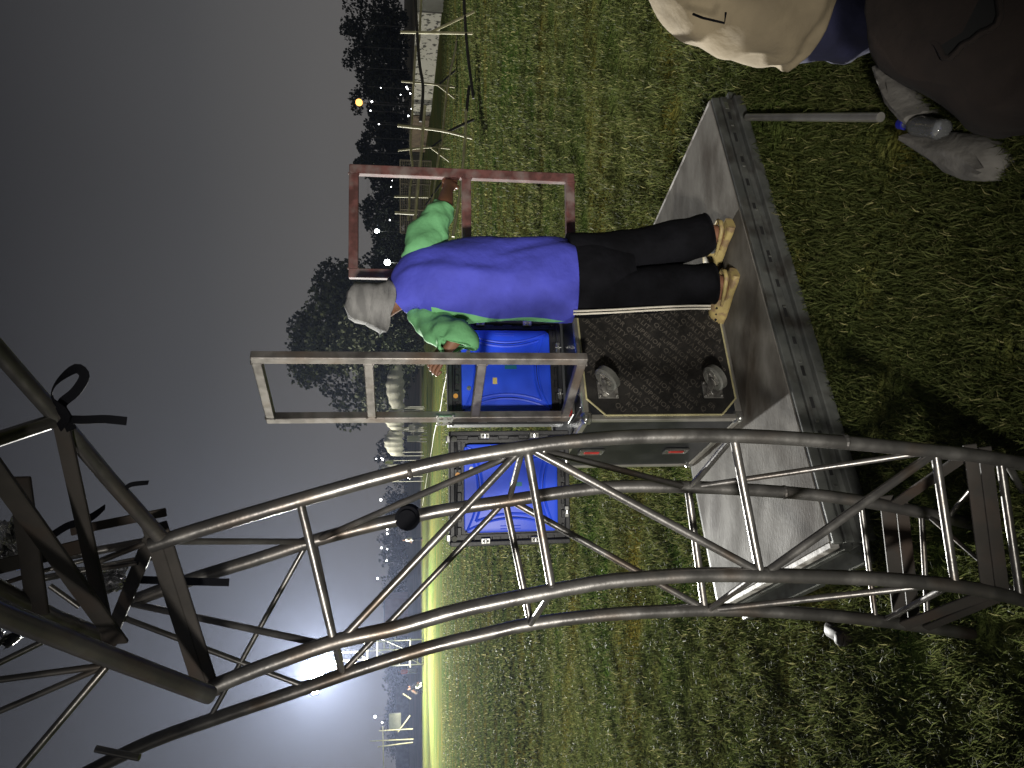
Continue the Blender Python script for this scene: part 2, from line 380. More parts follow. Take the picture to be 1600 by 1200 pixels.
def grass(seed, n, y0, y1, lmin, lmax, wid, falloff, name, gm):
    g = np.random.default_rng(seed)
    u = g.random(n * 2); Y = (y0 ** (1 - falloff) + u * (y1 ** (1 - falloff) - y0 ** (1 - falloff))) ** (1 / (1 - falloff))
    X = (g.random(n * 2) - 0.5) * 2 * (0.66 * Y + 0.9)
    cl = np.sin(X * 7.1 + 1.3 * np.sin(Y * 5.3)) * np.sin(Y * 6.3 + 1.7 * np.sin(X * 4.1)) + 0.6 * np.sin(X * 17 + Y * 9) * np.sin(Y * 19 - X * 7)
    keep = (g.random(n * 2) < 0.55 + 0.38 * cl) & ~in_deck(X, Y, -0.02)
    X, Y, cl = X[keep][:n], Y[keep][:n], cl[keep][:n]; n = len(X)
    Ln = (lmin + (lmax - lmin) * g.random(n) ** 1.6) * (1 + 0.25 * cl)
    az = g.random(n) * 2 * np.pi; lean = 0.15 + 1.0 * g.random(n); fx = az + (g.random(n) - 0.5) * 2.4
    wd = wid * (0.6 + 0.8 * g.random(n)) * (0.5 + Y / 6)
    sx_, sy_ = np.cos(fx) * wd / 2, np.sin(fx) * wd / 2
    hx, hy = np.cos(az), np.sin(az)
    def pt(k, bend):
        d = Ln * k; a = lean * bend
        return X + hx * d * np.sin(a), Y + hy * d * np.sin(a), d * np.cos(a)
    V = np.zeros((n, 5, 3), np.float32)
    V[:, 0] = np.stack([X - sx_, Y - sy_, np.zeros(n) - 0.004], 1); V[:, 1] = np.stack([X + sx_, Y + sy_, np.zeros(n) - 0.004], 1)
    a, b_, c_ = pt(0.55, 0.6); V[:, 2] = np.stack([a + sx_ * .85, b_ + sy_ * .85, c_], 1); V[:, 3] = np.stack([a - sx_ * .85, b_ - sy_ * .85, c_], 1)
    a, b_, c_ = pt(1.0, 1.1); V[:, 4] = np.stack([a, b_, np.maximum(c_, 0.004)], 1)
    me = bpy.data.meshes.new(name); me.vertices.add(n * 5); me.vertices.foreach_set('co', V.ravel())
    base = (np.arange(n) * 5)[:, None]
    lp = np.concatenate([base + [0, 1, 2, 3], base + [3, 2, 4]], 1).ravel().astype(np.int32)
    me.loops.add(n * 7); me.loops.foreach_set('vertex_index', lp)
    me.polygons.add(n * 2); st = (np.arange(n) * 7)[:, None] + [0, 4]
    me.polygons.foreach_set('loop_start', st.ravel().astype(np.int32))
    big = np.sin(X * 1.7 + 2 * np.sin(Y * .9)) * np.sin(Y * 1.3 + 1.5 * np.sin(X * 1.1 + 1)); tone = np.clip(0.40 + 0.10 * cl + 0.14 * big + 0.24 * g.standard_normal(n), 0, 0.9); tone[g.random(n) < 0.035] = 1.0
    at_ = me.attributes.new('tone', 'FLOAT', 'POINT'); at_.data.foreach_set('value', np.repeat(tone, 5).astype(np.float32))
    me.materials.append(gm); me.update(calc_edges=True); me.validate()
    o = bpy.data.objects.new(name, me); C.objects.link(o); o['kind'] = 'stuff'
    tag(o, 'short green grass of the playing field', 'grass'); return o
GM = grass_material()
g1 = grass(3, 285000, 1.15, 9.0, 0.020, 0.066, 0.0042, 1.3, 'grass', GM)
g2 = grass(5, 70000, 8.5, 30.0, 0.03, 0.09, 0.006, 1.4, 'grass', GM); g2['label'] = 'farther grass of the playing field towards the fence'

# ------------------------------------------------------------------ stage deck
dk = thing('stage_deck', (dC.x, dC.y, 0), 'low rectangular stage deck with worn grey board top lying on the grass under the person', 'stage deck')
Zv = Vector((0, 0, 1)); DAX = (dx_, dy_, Zv)
def dpt(a, b, z): return Vector((dC.x, dC.y, 0)) + dx_ * a + dy_ * b + Zv * z
mb = MB(); mb.box(dpt(DL / 2, DW / 2, ZD - 0.009), (DL - 0.02, DW - 0.02, 0.018), DAX, 0.002); mb.build('deck_board', M['deck'], dk)
mb = MB(); edg = 0.02
for (a0, a1, b) in ((0, DL, 0.0), (0, DL, DW)):
    sg = -1 if b == 0 else 1
    mb.box(dpt(DL / 2, b + sg * 0.001, ZD - 0.02), (DL, 0.022, 0.036), DAX, 0.003)
    mb.box(dpt(DL / 2, b + sg * 0.004, ZD - 0.058), (DL, 0.034, 0.034), DAX, 0.004)
    mb.box(dpt(DL / 2, b + sg * 0.000, ZD - 0.089), (DL, 0.016, 0.026), DAX)
    mb.box(dpt(DL / 2, b + sg * 0.010, ZD - 0.125), (DL, 0.052, 0.045), DAX, 0.004)
for a in (0, DL):
    sg = -1 if a == 0 else 1
    mb.box(dpt(a + sg * 0.003, DW / 2, ZD - 0.058), (0.034, DW, 0.033), DAX, 0.004)
    mb.box(dpt(a, DW / 2, ZD - 0.089), (0.016, DW, 0.026), DAX)
    mb.box(dpt(a + sg * 0.030, DW / 2, ZD - 0.125), (0.075, DW - .01, 0.043), DAX, 0.004)
mb.build('frame', M['deckframe'], dk)
mb = MB()
for a in (0, DL): mb = MB(); mb.box(dpt(a, DW / 2, ZD - 0.0185), (0.020, DW - 0.03, 0.035), DAX, 0.002); mb.build('edge_strip', M['deckedge'], dk)
mb = MB()
for k in range(15):
    a = 0.12 + k * 0.135; mb = MB(); mb.box(dpt(a, -0.0135, ZD - 0.058 + rnd.uniform(-.004, .004)), (rnd.uniform(.03, .06), 0.018, 0.013), DAX)
    mb.build('slot', M['dark'], dk)
for k in range(8): mb = MB(); mb.box(dpt(0.2 + k * 0.25, -0.0145, ZD - 0.060), (.012, .018, .016), DAX, 0.003); mb.build('bolt_plate', M['zinc'], dk)
mb = MB(); mb.box(dpt(DL - 0.06, -0.014, ZD - 0.058), (.05, .018, .022), DAX, 0.003)
mb.build('bolt_plate', M['zinc'], dk)

# ------------------------------------------------------------------ flight case tipped on its side
CF = gnd(1162, 655, ZD); CY = R(24.5); CW, CL, CH = 0.72, 0.64, 0.70
ce = Vector((math.cos(CY), math.sin(CY), 0)); cn = Vector((-math.sin(CY), math.cos(CY), 0)); CAX = (ce, cn, Zv)
def cpt(u, v, z): return Vector((CF.x, CF.y, ZD)) + ce * u + cn * v + Zv * z
fc = thing('flight_case', tuple(CF), 'black flight case tipped on its side on the deck, castors and printed base facing out', 'flight case')
mb = MB(); mb.box(cpt(CW / 2, CL / 2, CH / 2), (CW - 0.012, CL - 0.012, CH - 0.012), CAX); mb.build('body_panel', M['case'], fc)
mb = MB(); t = 0.028                               # aluminium angles along every edge
for v in (0, CL):
    for z in (0, CH): mb.box(cpt(CW / 2, v + (t / 2 - .001 if v == 0 else -t / 2 + .001), z + (t / 2 if z == 0 else -t / 2)), (CW - 0.06, t, t), CAX, 0.004)
    for u in (0, CW): mb.box(cpt(u + (t / 2 if u == 0 else -t / 2), v + (t / 2 - .001 if v == 0 else -t / 2 + .001), CH / 2), (t, t, CH - 0.06), CAX, 0.004)
for u in (0, CW):
    for z in (0, CH): mb.box(cpt(u + (t / 2 if u == 0 else -t / 2), CL / 2, z + (t / 2 if z == 0 else -t / 2)), (t, CL - 0.06, t), CAX, 0.004)
mb.build('edge_profile', M['alu'], fc)
mb = MB(); c_ = 0.075; i_ = 0.020                   # base board with cut corners, proud of the edge
oc = [(i_ + c_, i_), (CW - i_ - c_, i_), (CW - i_, i_ + c_), (CW - i_, CH - i_ - c_), (CW - i_ - c_, CH - i_), (i_ + c_, CH - i_), (i_, CH - i_ - c_), (i_, i_ + c_)]
mb.loft([[cpt(u, 0.002, z) for u, z in oc], [cpt(u, -0.006, z) for u, z in oc]]); mb.build('base_board', M['base'], fc)
mb = MB()
for k in range(8):
    a, b = oc[k], oc[(k + 1) % 8]; mb.tube([cpt(a[0], -0.005, a[1]), cpt(b[0], -0.005, b[1])], 0.0042, 6)
mb.build('base_edge_trim', M['yel'], fc)
for u in (0, CW):
    for v in (0, CL):
        for z in (0, CH):
            mb = MB(); k = 0.032
            mb.box(cpt(u, v, z) + ce * (.018 if u == 0 else -.018) + cn * (.018 if v == 0 else -.018) + Zv * (.018 if z == 0 else -.018), (.05, .05, .05), CAX, 0.012)
            mb.ell(cpt(u, v, z) + ce * (.012 if u == 0 else -.012) + cn * (.012 if v == 0 else -.012) + Zv * (.012 if z == 0 else -.012), (.022, .022, .018), CAX, 12, 8)
            q = MB(); mb.build('ball_corner', M['zinc'], fc, smooth=40)
def caster(u, z, swing):
    cs = MB(); cs.box(cpt(u, -0.0085, z), (0.080, 0.005, 0.090), CAX, 0.002)
    for du in (-.03, .03):
        for dz in (-.036, .036): cs.ell(cpt(u + du, -0.014, z + dz), (.007, .007, .007), CAX, 8, 6)
    cs.tube([cpt(u, -0.011, z), cpt(u, -0.024, z)], 0.030, 18)
    d = ce * math.cos(swing) + Zv * math.sin(swing); p = d.cross(cn).normalized()
    hub = cpt(u, -0.083, z) + d * 0.026
    for s in (-1, 1):
        a_ = cpt(u, -0.024, z) + p * (s * .022); cs.bar(a_, hub + p * (s * .022), .024, .003, p)
        cs.tube([hub + p * (s * .020), hub + p * (s * .026)], .013, 12)
    cs.box(cpt(u, -0.024, z) + d * .004, (.047, .050, .004), (p, d, cn), .001)
    o = cs.build('caster', M['casterm'], fc, smooth=35)
    ww = MB(); prof = [(-.010, .030), (-.015, .034), (-.017, .050), (-.012, .057), (.012, .057), (.017, .050), (.015, .034), (.010, .030)]
    rings = []
    for k in range(28):
        a = 2 * math.pi * k / 28; q = d * math.cos(a) + p.cross(d) * math.sin(a)
        rings.append([hub + p * h + q * r for h, r in prof])
    rings.append(rings[0]); ww.loft(rings, caps=False); ww.build('wheel', M['rubber'], o, smooth=40)
    hb = MB(); hb.tube([hub - p * .011, hub + p * .011], 0.032, 20)
    for s in (-1, 1):
        for k in range(5):
            a = 2 * math.pi * k / 5; q = d * math.cos(a) + p.cross(d) * math.sin(a); hb.bar(hub + p * (s * .012) + q * .008, hub + p * (s * .012) + q * .030, .007, .005, p)
    hb.build('hub', M['alu'], o, smooth=40)
caster(0.135, 0.585, 0.75); caster(0.135, 0.120, 0.55); caster(CW - 0.09, 0.585, 0.4); caster(CW - 0.09, 0.120, 0.8)
def latch(c, X, Y, N_):
    AX = (X, Y, N_); lb = MB()
    lb.box(c, (0.115, 0.060, 0.006), AX, 0.002)
    for s in (-1, 1):
        lb.box(c + Y * (s * .027), (.115, .006, .011), AX, .002); lb.box(c + X * (s * .055), (.006, .060, .011), AX, .002)
    for sx_ in (-1, 1):
        for sy_ in (-1, 1): lb.ell(c + X * (sx_ * .048) + Y * (sy_ * .020) + N_ * .004, (.004, .004, .003), AX, 8, 5)
    o = lb.build('latch', M['zinc'], fc)
    h = MB(); h.box(c + N_ * .005 - Y * .004, (0.074, 0.022, 0.007), AX, .003); h.build('latch_handle', M['redlatch'], o)
latch(cpt(-0.001, 0.40, CH - 0.125), Zv, cn, -ce); latch(cpt(-0.001, 0.40, 0.165), Zv, cn, -ce)
latch(cpt(0.115, 0.20, CH + 0.001), cn, ce, Zv)
mb = MB(); rr = random.Random(4)
for k in range(9): 
    q = cpt(.08 + k * .06, .045 + .012 * math.sin(k * 3), CH - .005); mb = MB(); mb.ell(q, (.005, .005, .0025), CAX, 8, 5); mb.build('rivet', M['zinc'], fc)

# printed base: rows of SUPERIOR QUALITY running slantwise
def letters(text):
    out = []
    for ch in text:
        if ch == ' ': out.append((None, 0.38)); continue
        cu = bpy.data.curves.new('t', 'FONT'); cu.body = ch; cu.size = 1; cu.resolution_u = 2; cu.offset = 0.018
        ob = bpy.data.objects.new('t', cu); C.objects.link(ob); dg = bpy.context.evaluated_depsgraph_get(); dg.update()
        me = ob.evaluated_get(dg).to_mesh(); vs = [v.co.copy() for v in me.vertices]; fs = [tuple(p.vertices) for p in me.polygons]
        ob.evaluated_get(dg).to_mesh_clear(); bpy.data.objects.remove(ob); bpy.data.curves.remove(cu)
        mn = min(v.x for v in vs); mxx = max(v.x for v in vs)
        out.append((([v - Vector((mn, 0, 0)) for v in vs], fs), mxx - mn + 0.11))
    return out
mb = MB(); LT = letters('SUPERIOR QUALITY   '); hgt = 0.032
bd = (-ce - Zv).normalized(); ud = (ce - Zv).normalized()
casters = [(0.135, 0.585), (0.135, .12), (CW - .09, .585), (CW - .09, .12)]
for row in range(-16, 17):
    org = cpt(CW / 2, -0.0068, CH / 2) + ud * (row * 0.036); s = -1.2 + (row % 4) * 0.075 + row * .05
    while s < 1.0:
        for g, adv in LT:
            if g:
                p = org + bd * (s + .01); rel = p + ud * .01 - cpt(0, 0, 0); u = rel.dot(ce); z = rel.dot(Zv)
                if .05 < u < CW - .04 and .05 < z < CH - .04 and (u + z) > .17 and (CW - u + CH - z) > .17 and (u + CH - z) > .17 and (CW - u + z) > .17 \
                        and all(abs(u - a) > .06 or abs(z - b) > .065 for a, b in casters):
                    mb.add([p + bd * (v.x * hgt) + ud * (v.y * hgt) for v in g[0]], g[1])
            s += adv * hgt
mb.build('lettering', M['print'], fc)

# ------------------------------------------------------------------ LED screen cabinets, seen from the back
def cabinet():
    W, Hh, Dp = 0.50, 0.535, 0.085
    root = thing('led_cabinet', (0, 0, 0), '', 'LED panel', 'screen cabinets latched side by side')
    X, Y, Z = Vector((1, 0, 0)), Vector((0, 1, 0)), Vector((0, 0, 1)); AX = (X, Y, Z)
    def p(u, v, n): return Vector((u, -n, v))       # n points to the viewer
    b = MB(); b.box(p(0, Hh / 2, -Dp / 2 + .01), (W, Dp - .02, Hh), AX, .004)
    for u in (-1, 1): b.box(p(u * (W / 2 - .011), Hh / 2, .006), (.022, .030, Hh - .004), AX, .004)
    for v in (.012, Hh - .012): b.box(p(0, v, .0055), (W - .05, .027, .022), AX, .004)
    for u in (-1, 1): b.box(p(u * (W / 2 - .043), Hh / 2, -.001), (.010, .022, Hh - .05), AX)
    b.box(p(0, Hh - .064, -.001), (W - .10, .022, .010), AX); b.box(p(0, .050, -.001), (W - .10, .022, .010), AX)
    for k in range(6): b.box(p(-.19 + k * .075, Hh - .043, .001), (.045, .018, .02), AX, .003)
    for k in range(5): b.box(p(W / 2 - .032, .07 + k * .09, 0), (.016, .018, .05), AX, .003); b.box(p(-W / 2 + .032, .09 + k * .08, 0), (.016, .018, .04), AX, .003)
    b.tube([p(-.2, Hh - .03, .012), p(-.05, Hh - .026, .02), p(.1, Hh - .035, .018), p(.2, Hh - .03, .012)], .006, 8)
    for k in range(7): b.box(p(-.18 + k * .06, .032, .002), (.035, .016, .012), AX, .002)
    b.build('cabinet_frame', M['black'], root)
    cw, chh = .385, .415; cu, cv = .0, .265
    g = MB(); n = 8; out = []
    def rr_(hw, hh, r, nn):
        pts = []
        for (sx_, sy_, a0) in ((1, 1, 0), (-1, 1, 90), (-1, -1, 180), (1, -1, 270)):
            for k in range(nn + 1):
                a = R(a0 + 90 * k / nn); pts.append((cu + sx_ * (hw - r) + r * math.cos(a), cv + sy_ * (hh - r) + r * math.sin(a), nn))
        return pts
    g.loft([[p(a, c, z) for a, c, _ in rr_(cw / 2 - i, chh / 2 - i, .024, 6)] for i, z in ((0, 0), (0, .020), (.002, .0245), (.006, .026))])
    def arc(a, c, bow, rad, n_=14):
        a = Vector((a[0], a[1], 0)); c = Vector((c[0], c[1], 0)); m = (a + c) / 2; d = (Vector((cu, cv, 0)) - m).normalized()
        pts = []
        for k in range(n_ + 1):
            x = k / n_; q = a.lerp(c, x) + d * (bow * 4 * x * (1 - x)); pts.append(p(q.x, q.y, .0255))
        g.tube(pts, rad, 6)
    hw, hh = cw / 2 - .012, chh / 2 - .012
    cs = [(cu - hw, cv - hh), (cu + hw, cv - hh), (cu + hw, cv + hh), (cu - hw, cv + hh)]
    for k in range(4): arc(cs[k], cs[(k + 1) % 4], .048, .0055)
    hw, hh = cw / 2 - .05, chh / 2 - .05
    cs = [(cu - hw, cv - hh), (cu + hw, cv - hh), (cu + hw, cv + hh), (cu - hw, cv + hh)]
    for k in range(4): arc(cs[k], cs[(k + 1) % 4], .030, .0065)
    for s in (-1, 1):
        for k in (0, 1): arc((cu + s * (.165 + k * .012), cv - .04), (cu + s * (.165 + k * .012), cv + .05), 0.0, .0022, 4)
    cov = g.build('back_cover', M['blue'], root, smooth=40)
    gg = MB(); hw, hh = cw / 2 - .005, chh / 2 - .005   # dark seams of the moulded cover
    for s0, s1 in (((-hw, -hh), (hw, -hh)), ((hw, hh), (-hw, hh)), ((hw, -hh), (hw, hh)), ((-hw, hh), (-hw, -hh))):
        a = Vector((cu + s0[0], cv + s0[1], 0)); c = Vector((cu + s1[0], cv + s1[1], 0)); m = (a + c) / 2; d = (Vector((cu, cv, 0)) - m).normalized()
        pts = []
        for k in range(15):
            x = k / 14; q = a.lerp(c, x) + d * (.062 * 4 * x * (1 - x)); pts.append(p(q.x, q.y, .0252))
        gg.tube(pts, .0018, 5)
    gg.build('cover_seam', M['dark'], cov)
    st = MB(); st.box(p(.015, .245, .0265), (.018, .0015, .055), AX); st.build('green_label', M['greenp'], root)
    st = MB(); st.box(p(-.05, .32, .0265), (.030, .0015, .020), AX); st.build('sticker', M['sticker'], root)
    for u, v in ((W / 2 - .022, .16), (W / 2 - .022, .38), (-.11, .018), (.11, .018), (-W / 2 + .022, .16), (-W / 2 + .022, .38)):
        l = MB(); v_ = abs(u) > .2
        l.box(p(u, v, .022), ((.026, .012, .042) if v_ else (.050, .012, .020)), AX, .003)
        l.tube([p(u - .007, v, .028), p(u + .007, v, .03)], .007, 10); l.tube([p(u, v - .014, .029), p(u, v + .014, .029)], .004, 8)
        l.build('latch', M['zinc'], root)
    for u in (-.085, .085):
        l = MB(); l.tube([p(u, Hh - .095, .02), p(u, Hh - .095, .031)], .010, 12); l.tube([p(u, Hh - .095, .030), p(u, Hh - .095, .033)], .006, 10); l.build('screw', M['zinc'], root)
    for u in (-.12, .06):
        l = MB(); l.box(p(u, Hh - .035, .012), (.050, .022, .032), AX, .003); o = l.build('connector', M['black'], root)
        k = MB(); k.tube([p(u, Hh - .035, .022), p(u, Hh - .035, .027)], .011, 12); k.build('socket', M['orange_in'], o)
    for u in (-.215, .215):
        l = MB(); l.box(p(u, Hh + .004, -.02), (.03, .04, .016), AX, .003); l.tube([p(u, Hh - .012, .0), p(u, Hh - .02, .03)], .012, 12); l.build('corner_lock', M['zinc'], root)
    return root
CT = ZD + CH + 0.004
p1, p2 = gnd(884, 664, CT), gnd(876, 500, CT)
led = cabinet(); led['label'] = 'right LED cabinet with blue back cover standing on the flight case behind the steel frame'
mid = (p1 + p2) / 2 + Vector((0, .03, 0)); led.location = (mid.x, mid.y, CT); led.rotation_euler = (0, 0, math.atan2(p2.y - p1.y, p2.x - p1.x))
led2 = copy_tree(led); led2['label'] = 'left LED cabinet with blue back cover seen between the curved truss tubes'
q1, q2 = gnd(893, 851, CT), gnd(890, 672, CT)
mid = (q1 + q2) / 2 + Vector((0, .03, 0)); led2.location = (mid.x, mid.y, CT); led2.rotation_euler = (0, 0, R(4))

# ------------------------------------------------------------------ two welded frames of square tube
def tube_frame(name, label, BL, BR, z0, z1, rungs, wd, m, group, plate=None):
    root = thing(name, ((BL.x + BR.x) / 2, (BL.y + BR.y) / 2, z0), label, 'steel frame', group)
    d = (BR - BL); d.z = 0; Lw = d.length; d.normalize(); nrm = Vector((d.y, -d.x, 0)); h = wd / 2
    for P in (BL, BR):
        b = MB(); b.bar(Vector((P.x, P.y, z0)), Vector((P.x, P.y, z1)), wd, wd, nrm, .003); b.build('rail', m, root)
    for k, z in enumerate(rungs):
        b = MB(); a = Vector((BL.x, BL.y, z)) + d * (h - .001); c = Vector((BR.x, BR.y, z)) - d * (h - .001)
        b.bar(a, c, wd, wd - .005, nrm, .003); b.build('rung', m, root)
    w_ = MB()
    for P, s in ((BL, 1), (BR, -1)):
        for z in rungs:
            for dz in (-1, 1):
                c = Vector((P.x, P.y, z + dz * h)) + d * (s * h) + nrm * (h * .6); w_.ell(c, (.006, .012, .005), (d, nrm, Zv), 8, 5)
    w_.build('weld', m, root)
    return root, d, nrm
fz0 = CT
BLp, BRp = gnd(889, 650, CT + .0), gnd(917, 561, CT + .0)
fz1 = atY(392, 552, BRp.y).z
span = fz1 - fz0
fr, d1, n1 = tube_frame('welded_frame', 'tall bare steel frame of square tube standing on the flight case, beside the person', BLp, BRp, fz0, fz1,
    (fz0 + .019, fz0 + span * .325, fz0 + span * .665, fz1 - .019), .037, M['raw'], 'welded frames of square tube')
b = MB(); zc = atY(695, 650, BLp.y).z; c = Vector((BLp.x, BLp.y, zc)) + n1 * .022; AXF = (d1, n1, Zv)
hole = .0095; hs = .017
# plate with four holes: built from a ring of quads round each hole
for sx_ in (-1, 1):
    for sz_ in (-1, 1):
        cc = c + d1 * (sx_ * hs) + Zv * (sz_ * hs); ring0, ring1 = [], []
        for k in range(16):
            a = 2 * math.pi * k / 16; q = (math.cos(a), math.sin(a)); m_ = max(abs(q[0]), abs(q[1]))
            ring0.append(cc + d1 * (q[0] * hole) + Zv * (q[1] * hole)); ring1.append(cc + d1 * (q[0] / m_ * hs) + Zv * (q[1] / m_ * hs))
        th = n1 * .004
        b.loft([[x - th for x in ring0], ring0, ring1, [x - th for x in ring1]], caps=False)
for sx_ in (-1, 1):
    for sz_ in (-1, 1): b.ell(c + d1 * (sx_ * .034) + Zv * (sz_ * .034) - n1 * .002, (.008, .004, .008), AXF, 10, 6)
b.build('coupling_plate', M['zinc'], fr)
YF = 3.40
g1_ = atY(893, 437, YF); g2_ = atY(896, 280, YF); gt = atY(546, 275, YF).z
fr2, d2, n2 = tube_frame('welded_frame', 'shorter steel frame in dull red primer held out to the right by the person', Vector((g1_.x, g1_.y - .04, 0)), Vector((g2_.x, g2_.y, 0)), g2_.z, gt,
    (g2_.z + .02, g2_.z + (gt - g2_.z) * .49, gt - .02), .042, M['red'], 'welded frames of square tube')

# ------------------------------------------------------------------ arched truss in the foreground
def dF(x): return 1.62 + x / 1600 * 0.22            # front chords lean slightly towards the viewer at the top
DB = 0.27
FO = [(1680, 742), (1600, 725), (1533, 713), (1450, 704), (1350, 694), (1250, 686), (1150, 681), (1050, 681), (960, 684), (870, 692), (810, 701), (700, 720), (600, 744), (510, 769), (400, 801), (320, 825), (235, 852)]
FI = [(1680, 962), (1600, 938), (1533, 922), (1483, 914), (1383, 905), (1250, 900), (1100, 898), (1000, 904), (940, 910), (850, 926), (760, 944), (700, 958), (642, 975), (598, 986), (525, 1002), (460, 1024), (400, 1046), (330, 1074)]
BO = [(1680, 870), (1600, 838), (1517, 818), (1437, 800), (1333, 781), (1250, 771), (1150, 764), (1075, 761), (970, 760), (880, 769), (790, 783), (700, 796), (640, 808), (560, 826), (480, 848), (400, 874), (300, 905), (210, 938)]
BI = [(1680, 1022), (1600, 1003), (1450, 980), (1350, 967), (1250, 958), (1150, 953), (1060, 954), (940, 961), (829, 975), (765, 989), (700, 1004), (642, 1020), (554, 1048), (460, 1081), (350, 1118), (240, 1157), (150, 1200), (60, 1250)]
def tp(c, x, y): return at(x, y, dF(x) + (DB if c[0] == 'B' else 0))
tb = gnd(1600, 830, 0)
TR = thing('arched_truss', (tb.x, tb.y - .1, 0), 'curved box truss of dull steel tube arching up across the left foreground', 'truss')
def smooth_path(px, c, n=60):
    k = [tuple(tp(c, *q)) for q in px]; return [Vector(cr(k, i / n)) for i in range(n + 1)]
for c, px in (('FO', FO), ('FI', FI), ('BO', BO), ('BI', BI)):
    b = MB(); b.tube(smooth_path(px, c), 0.0178, 14); b.build('chord', M['truss'], TR, smooth=40)
BR_ = [('FO', 815, 706, 'BO', 796, 780, 9), ('FO', 824, 704, 'FI', 862, 918, 12), ('FO', 812, 704, 'FI', 530, 1003, 11), ('FO', 811, 706, 'BO', 490, 846, 10),
       ('BO', 790, 784, 'BI', 829, 973, 11), ('BO', 786, 786, 'BI', 537, 1048, 10), ('FO', 832, 702, 'FI', 1187, 894, 12), ('FO', 850, 704, 'BO', 1072, 761, 10),
       ('BO', 800, 783, 'BI', 1100, 951, 11), ('FI', 860, 928, 'BI', 828, 976, 10), ('FO', 1143, 685, 'BO', 1079, 761, 10), ('FO', 1147, 685, 'FI', 1188, 896, 13),
       ('BO', 1075, 763, 'BI', 1101, 951, 12), ('BO', 1083, 761, 'FO', 1452, 706, 9), ('FI', 1180, 901, 'BI', 1107, 953, 10), ('FI', 1197, 895, 'FO', 1462, 706, 13),
       ('BI', 1110, 953, 'FI', 1472, 913, 10), ('BO', 1345, 785, 'BI', 1368, 967, 9), ('BO', 1440, 800, 'BI', 1450, 978, 9), ('FO', 1461, 706, 'FI', 1492, 913, 13),
       ('FI', 1482, 916, 'BI', 1382, 969, 10), ('FO', 1563, 720, 'FI', 1594, 932, 12), ('FO', 1557, 720, 'BO', 1482, 808, 9), ('FO', 1573, 722, 'BO', 1640, 845, 10),
       ('BO', 1447, 803, 'FI', 1600, 936, 7), ('FO', 468, 780, 'FI', 522, 1004, 12), ('BO', 490, 846, 'BI', 533, 1050, 11), ('FI', 527, 1010, 'BI', 535, 1050, 9),
       ('BO', 200, 942, 'FI', 512, 1008, 10), ('BO', 195, 966, 'BI', 470, 1070, 9), ('BO', 488, 846, 'FO', 262, 846, 9), ('BO', 480, 848, 'BI', 330, 1118, 8)]
for a, x, y, c, x2, y2, rpx in BR_:
    b = MB(); p, q = tp(a, x, y), tp(c, x2, y2); r = rpx * 0.00086
    b.tube([p, p.lerp(q, .5), q], r, 10)
    for k in (p, q): b.ell(k, (r * 1.35,) * 3, None, 10, 6)
    b.build('brace', M['truss'], TR, smooth=45)
def jbar(a, xy, c, xy2, wd, th=0.008, depth_up=None):
    b = MB(); p, q = tp(a, *xy), tp(c, *xy2); b.bar(p, q, wd, th, f_, .002); return b
def frame_bars(lst):
    for a, xy, c, xy2, wd in lst:
        jbar(a, xy, c, xy2, wd).build('joint_bar', M['truss_bar'], TR)
frame_bars([('FO', (1515, 694), 'FI', (1545, 934), .033), ('FO', (1538, 698), 'FI', (1568, 938), .033),
            ('BO', (1385, 774), 'BI', (1408, 978), .040), ('BO', (1408, 778), 'BI', (1430, 982), .034),
            ('FO', (1508, 712), 'BO', (1398, 788), .034), ('FI', (1550, 925), 'BI', (1405, 980), .034), ('FI', (1572, 930), 'BI', (1440, 984), .026),
            ('FO', (232, 818), 'FI', (318, 1088), .033), ('FO', (250, 816), 'FI', (336, 1088), .030),
            ('FO', (234, 845), 'BO', (168, 1005), .034)])
def nb(pts, rad, name, m='truss', seg=12):
    b = MB(); b.tube([at(*q) for q in pts], rad, seg); return b.build(name, M[m], TR, smooth=40)
# the next length of truss, coming on over the photographer's head
nb([(250, 838, 1.62), (170, 748, 1.52), (95, 658, 1.42), (10, 562, 1.32), (-70, 470, 1.24)], .0165, 'chord')
nb([(328, 1086, 1.60), (165, 1024, 1.40), (0, 958, 1.22), (-90, 920, 1.14)], .0195, 'chord')
nb([(175, 1000, 1.72), (85, 965, 1.6), (-40, 900, 1.46)], .0175, 'chord')
nb([(93, 655, 1.42), (40, 672, 1.36), (-60, 705, 1.26)], .014, 'brace')
nb([(163, 1040, 1.42), (-30, 1066, 1.40)], .0065, 'brace'); nb([(163, 1041, 1.42), (-40, 1128, 1.42)], .0062, 'brace')
nb([(166, 1042, 1.41), (22, 1212, 1.36)], .0075, 'brace')
nb([(66, 1003, 1.55), (-30, 1050, 1.5)], .0065, 'brace'); nb([(78, 915, 1.56), (124, 948, 1.58)], .006, 'brace')
nb([(20, 932, 1.56), (48, 918, 1.56)], .005, 'brace'); nb([(-5, 915, 1.55), (60, 894, 1.56), (130, 876, 1.6)], .005, 'brace')
nb([(155, 877, 1.66), (228, 848, 1.66)], .007, 'brace'); nb([(160, 888, 1.68), (215, 880, 1.68)], .005, 'brace')
nb([(150, 1170, 1.75), (218, 1184, 1.75)], .0085, 'brace')
nb([(100, 870, 1.7), (250, 842, 1.75)], .010, 'brace'); nb([(60, 905, 1.68), (250, 868, 1.78)], .008, 'brace')
for p, q, wd in (((92, 645, 1.40), (172, 1008, 1.62), .031), ((-40, 690, 1.22), (186, 1004, 1.6), .042), ((30, 745, 1.5), (60, 960, 1.55), .045),
                 ((-20, 890, 1.5), (140, 850, 1.62), .03), ((110, 830, 1.62), (260, 800, 1.72), .02)):
    b = MB(); b.bar(at(*p), at(*q), wd, .010, f_, .002); b.build('joint_bar', M['truss_bar'], TR)
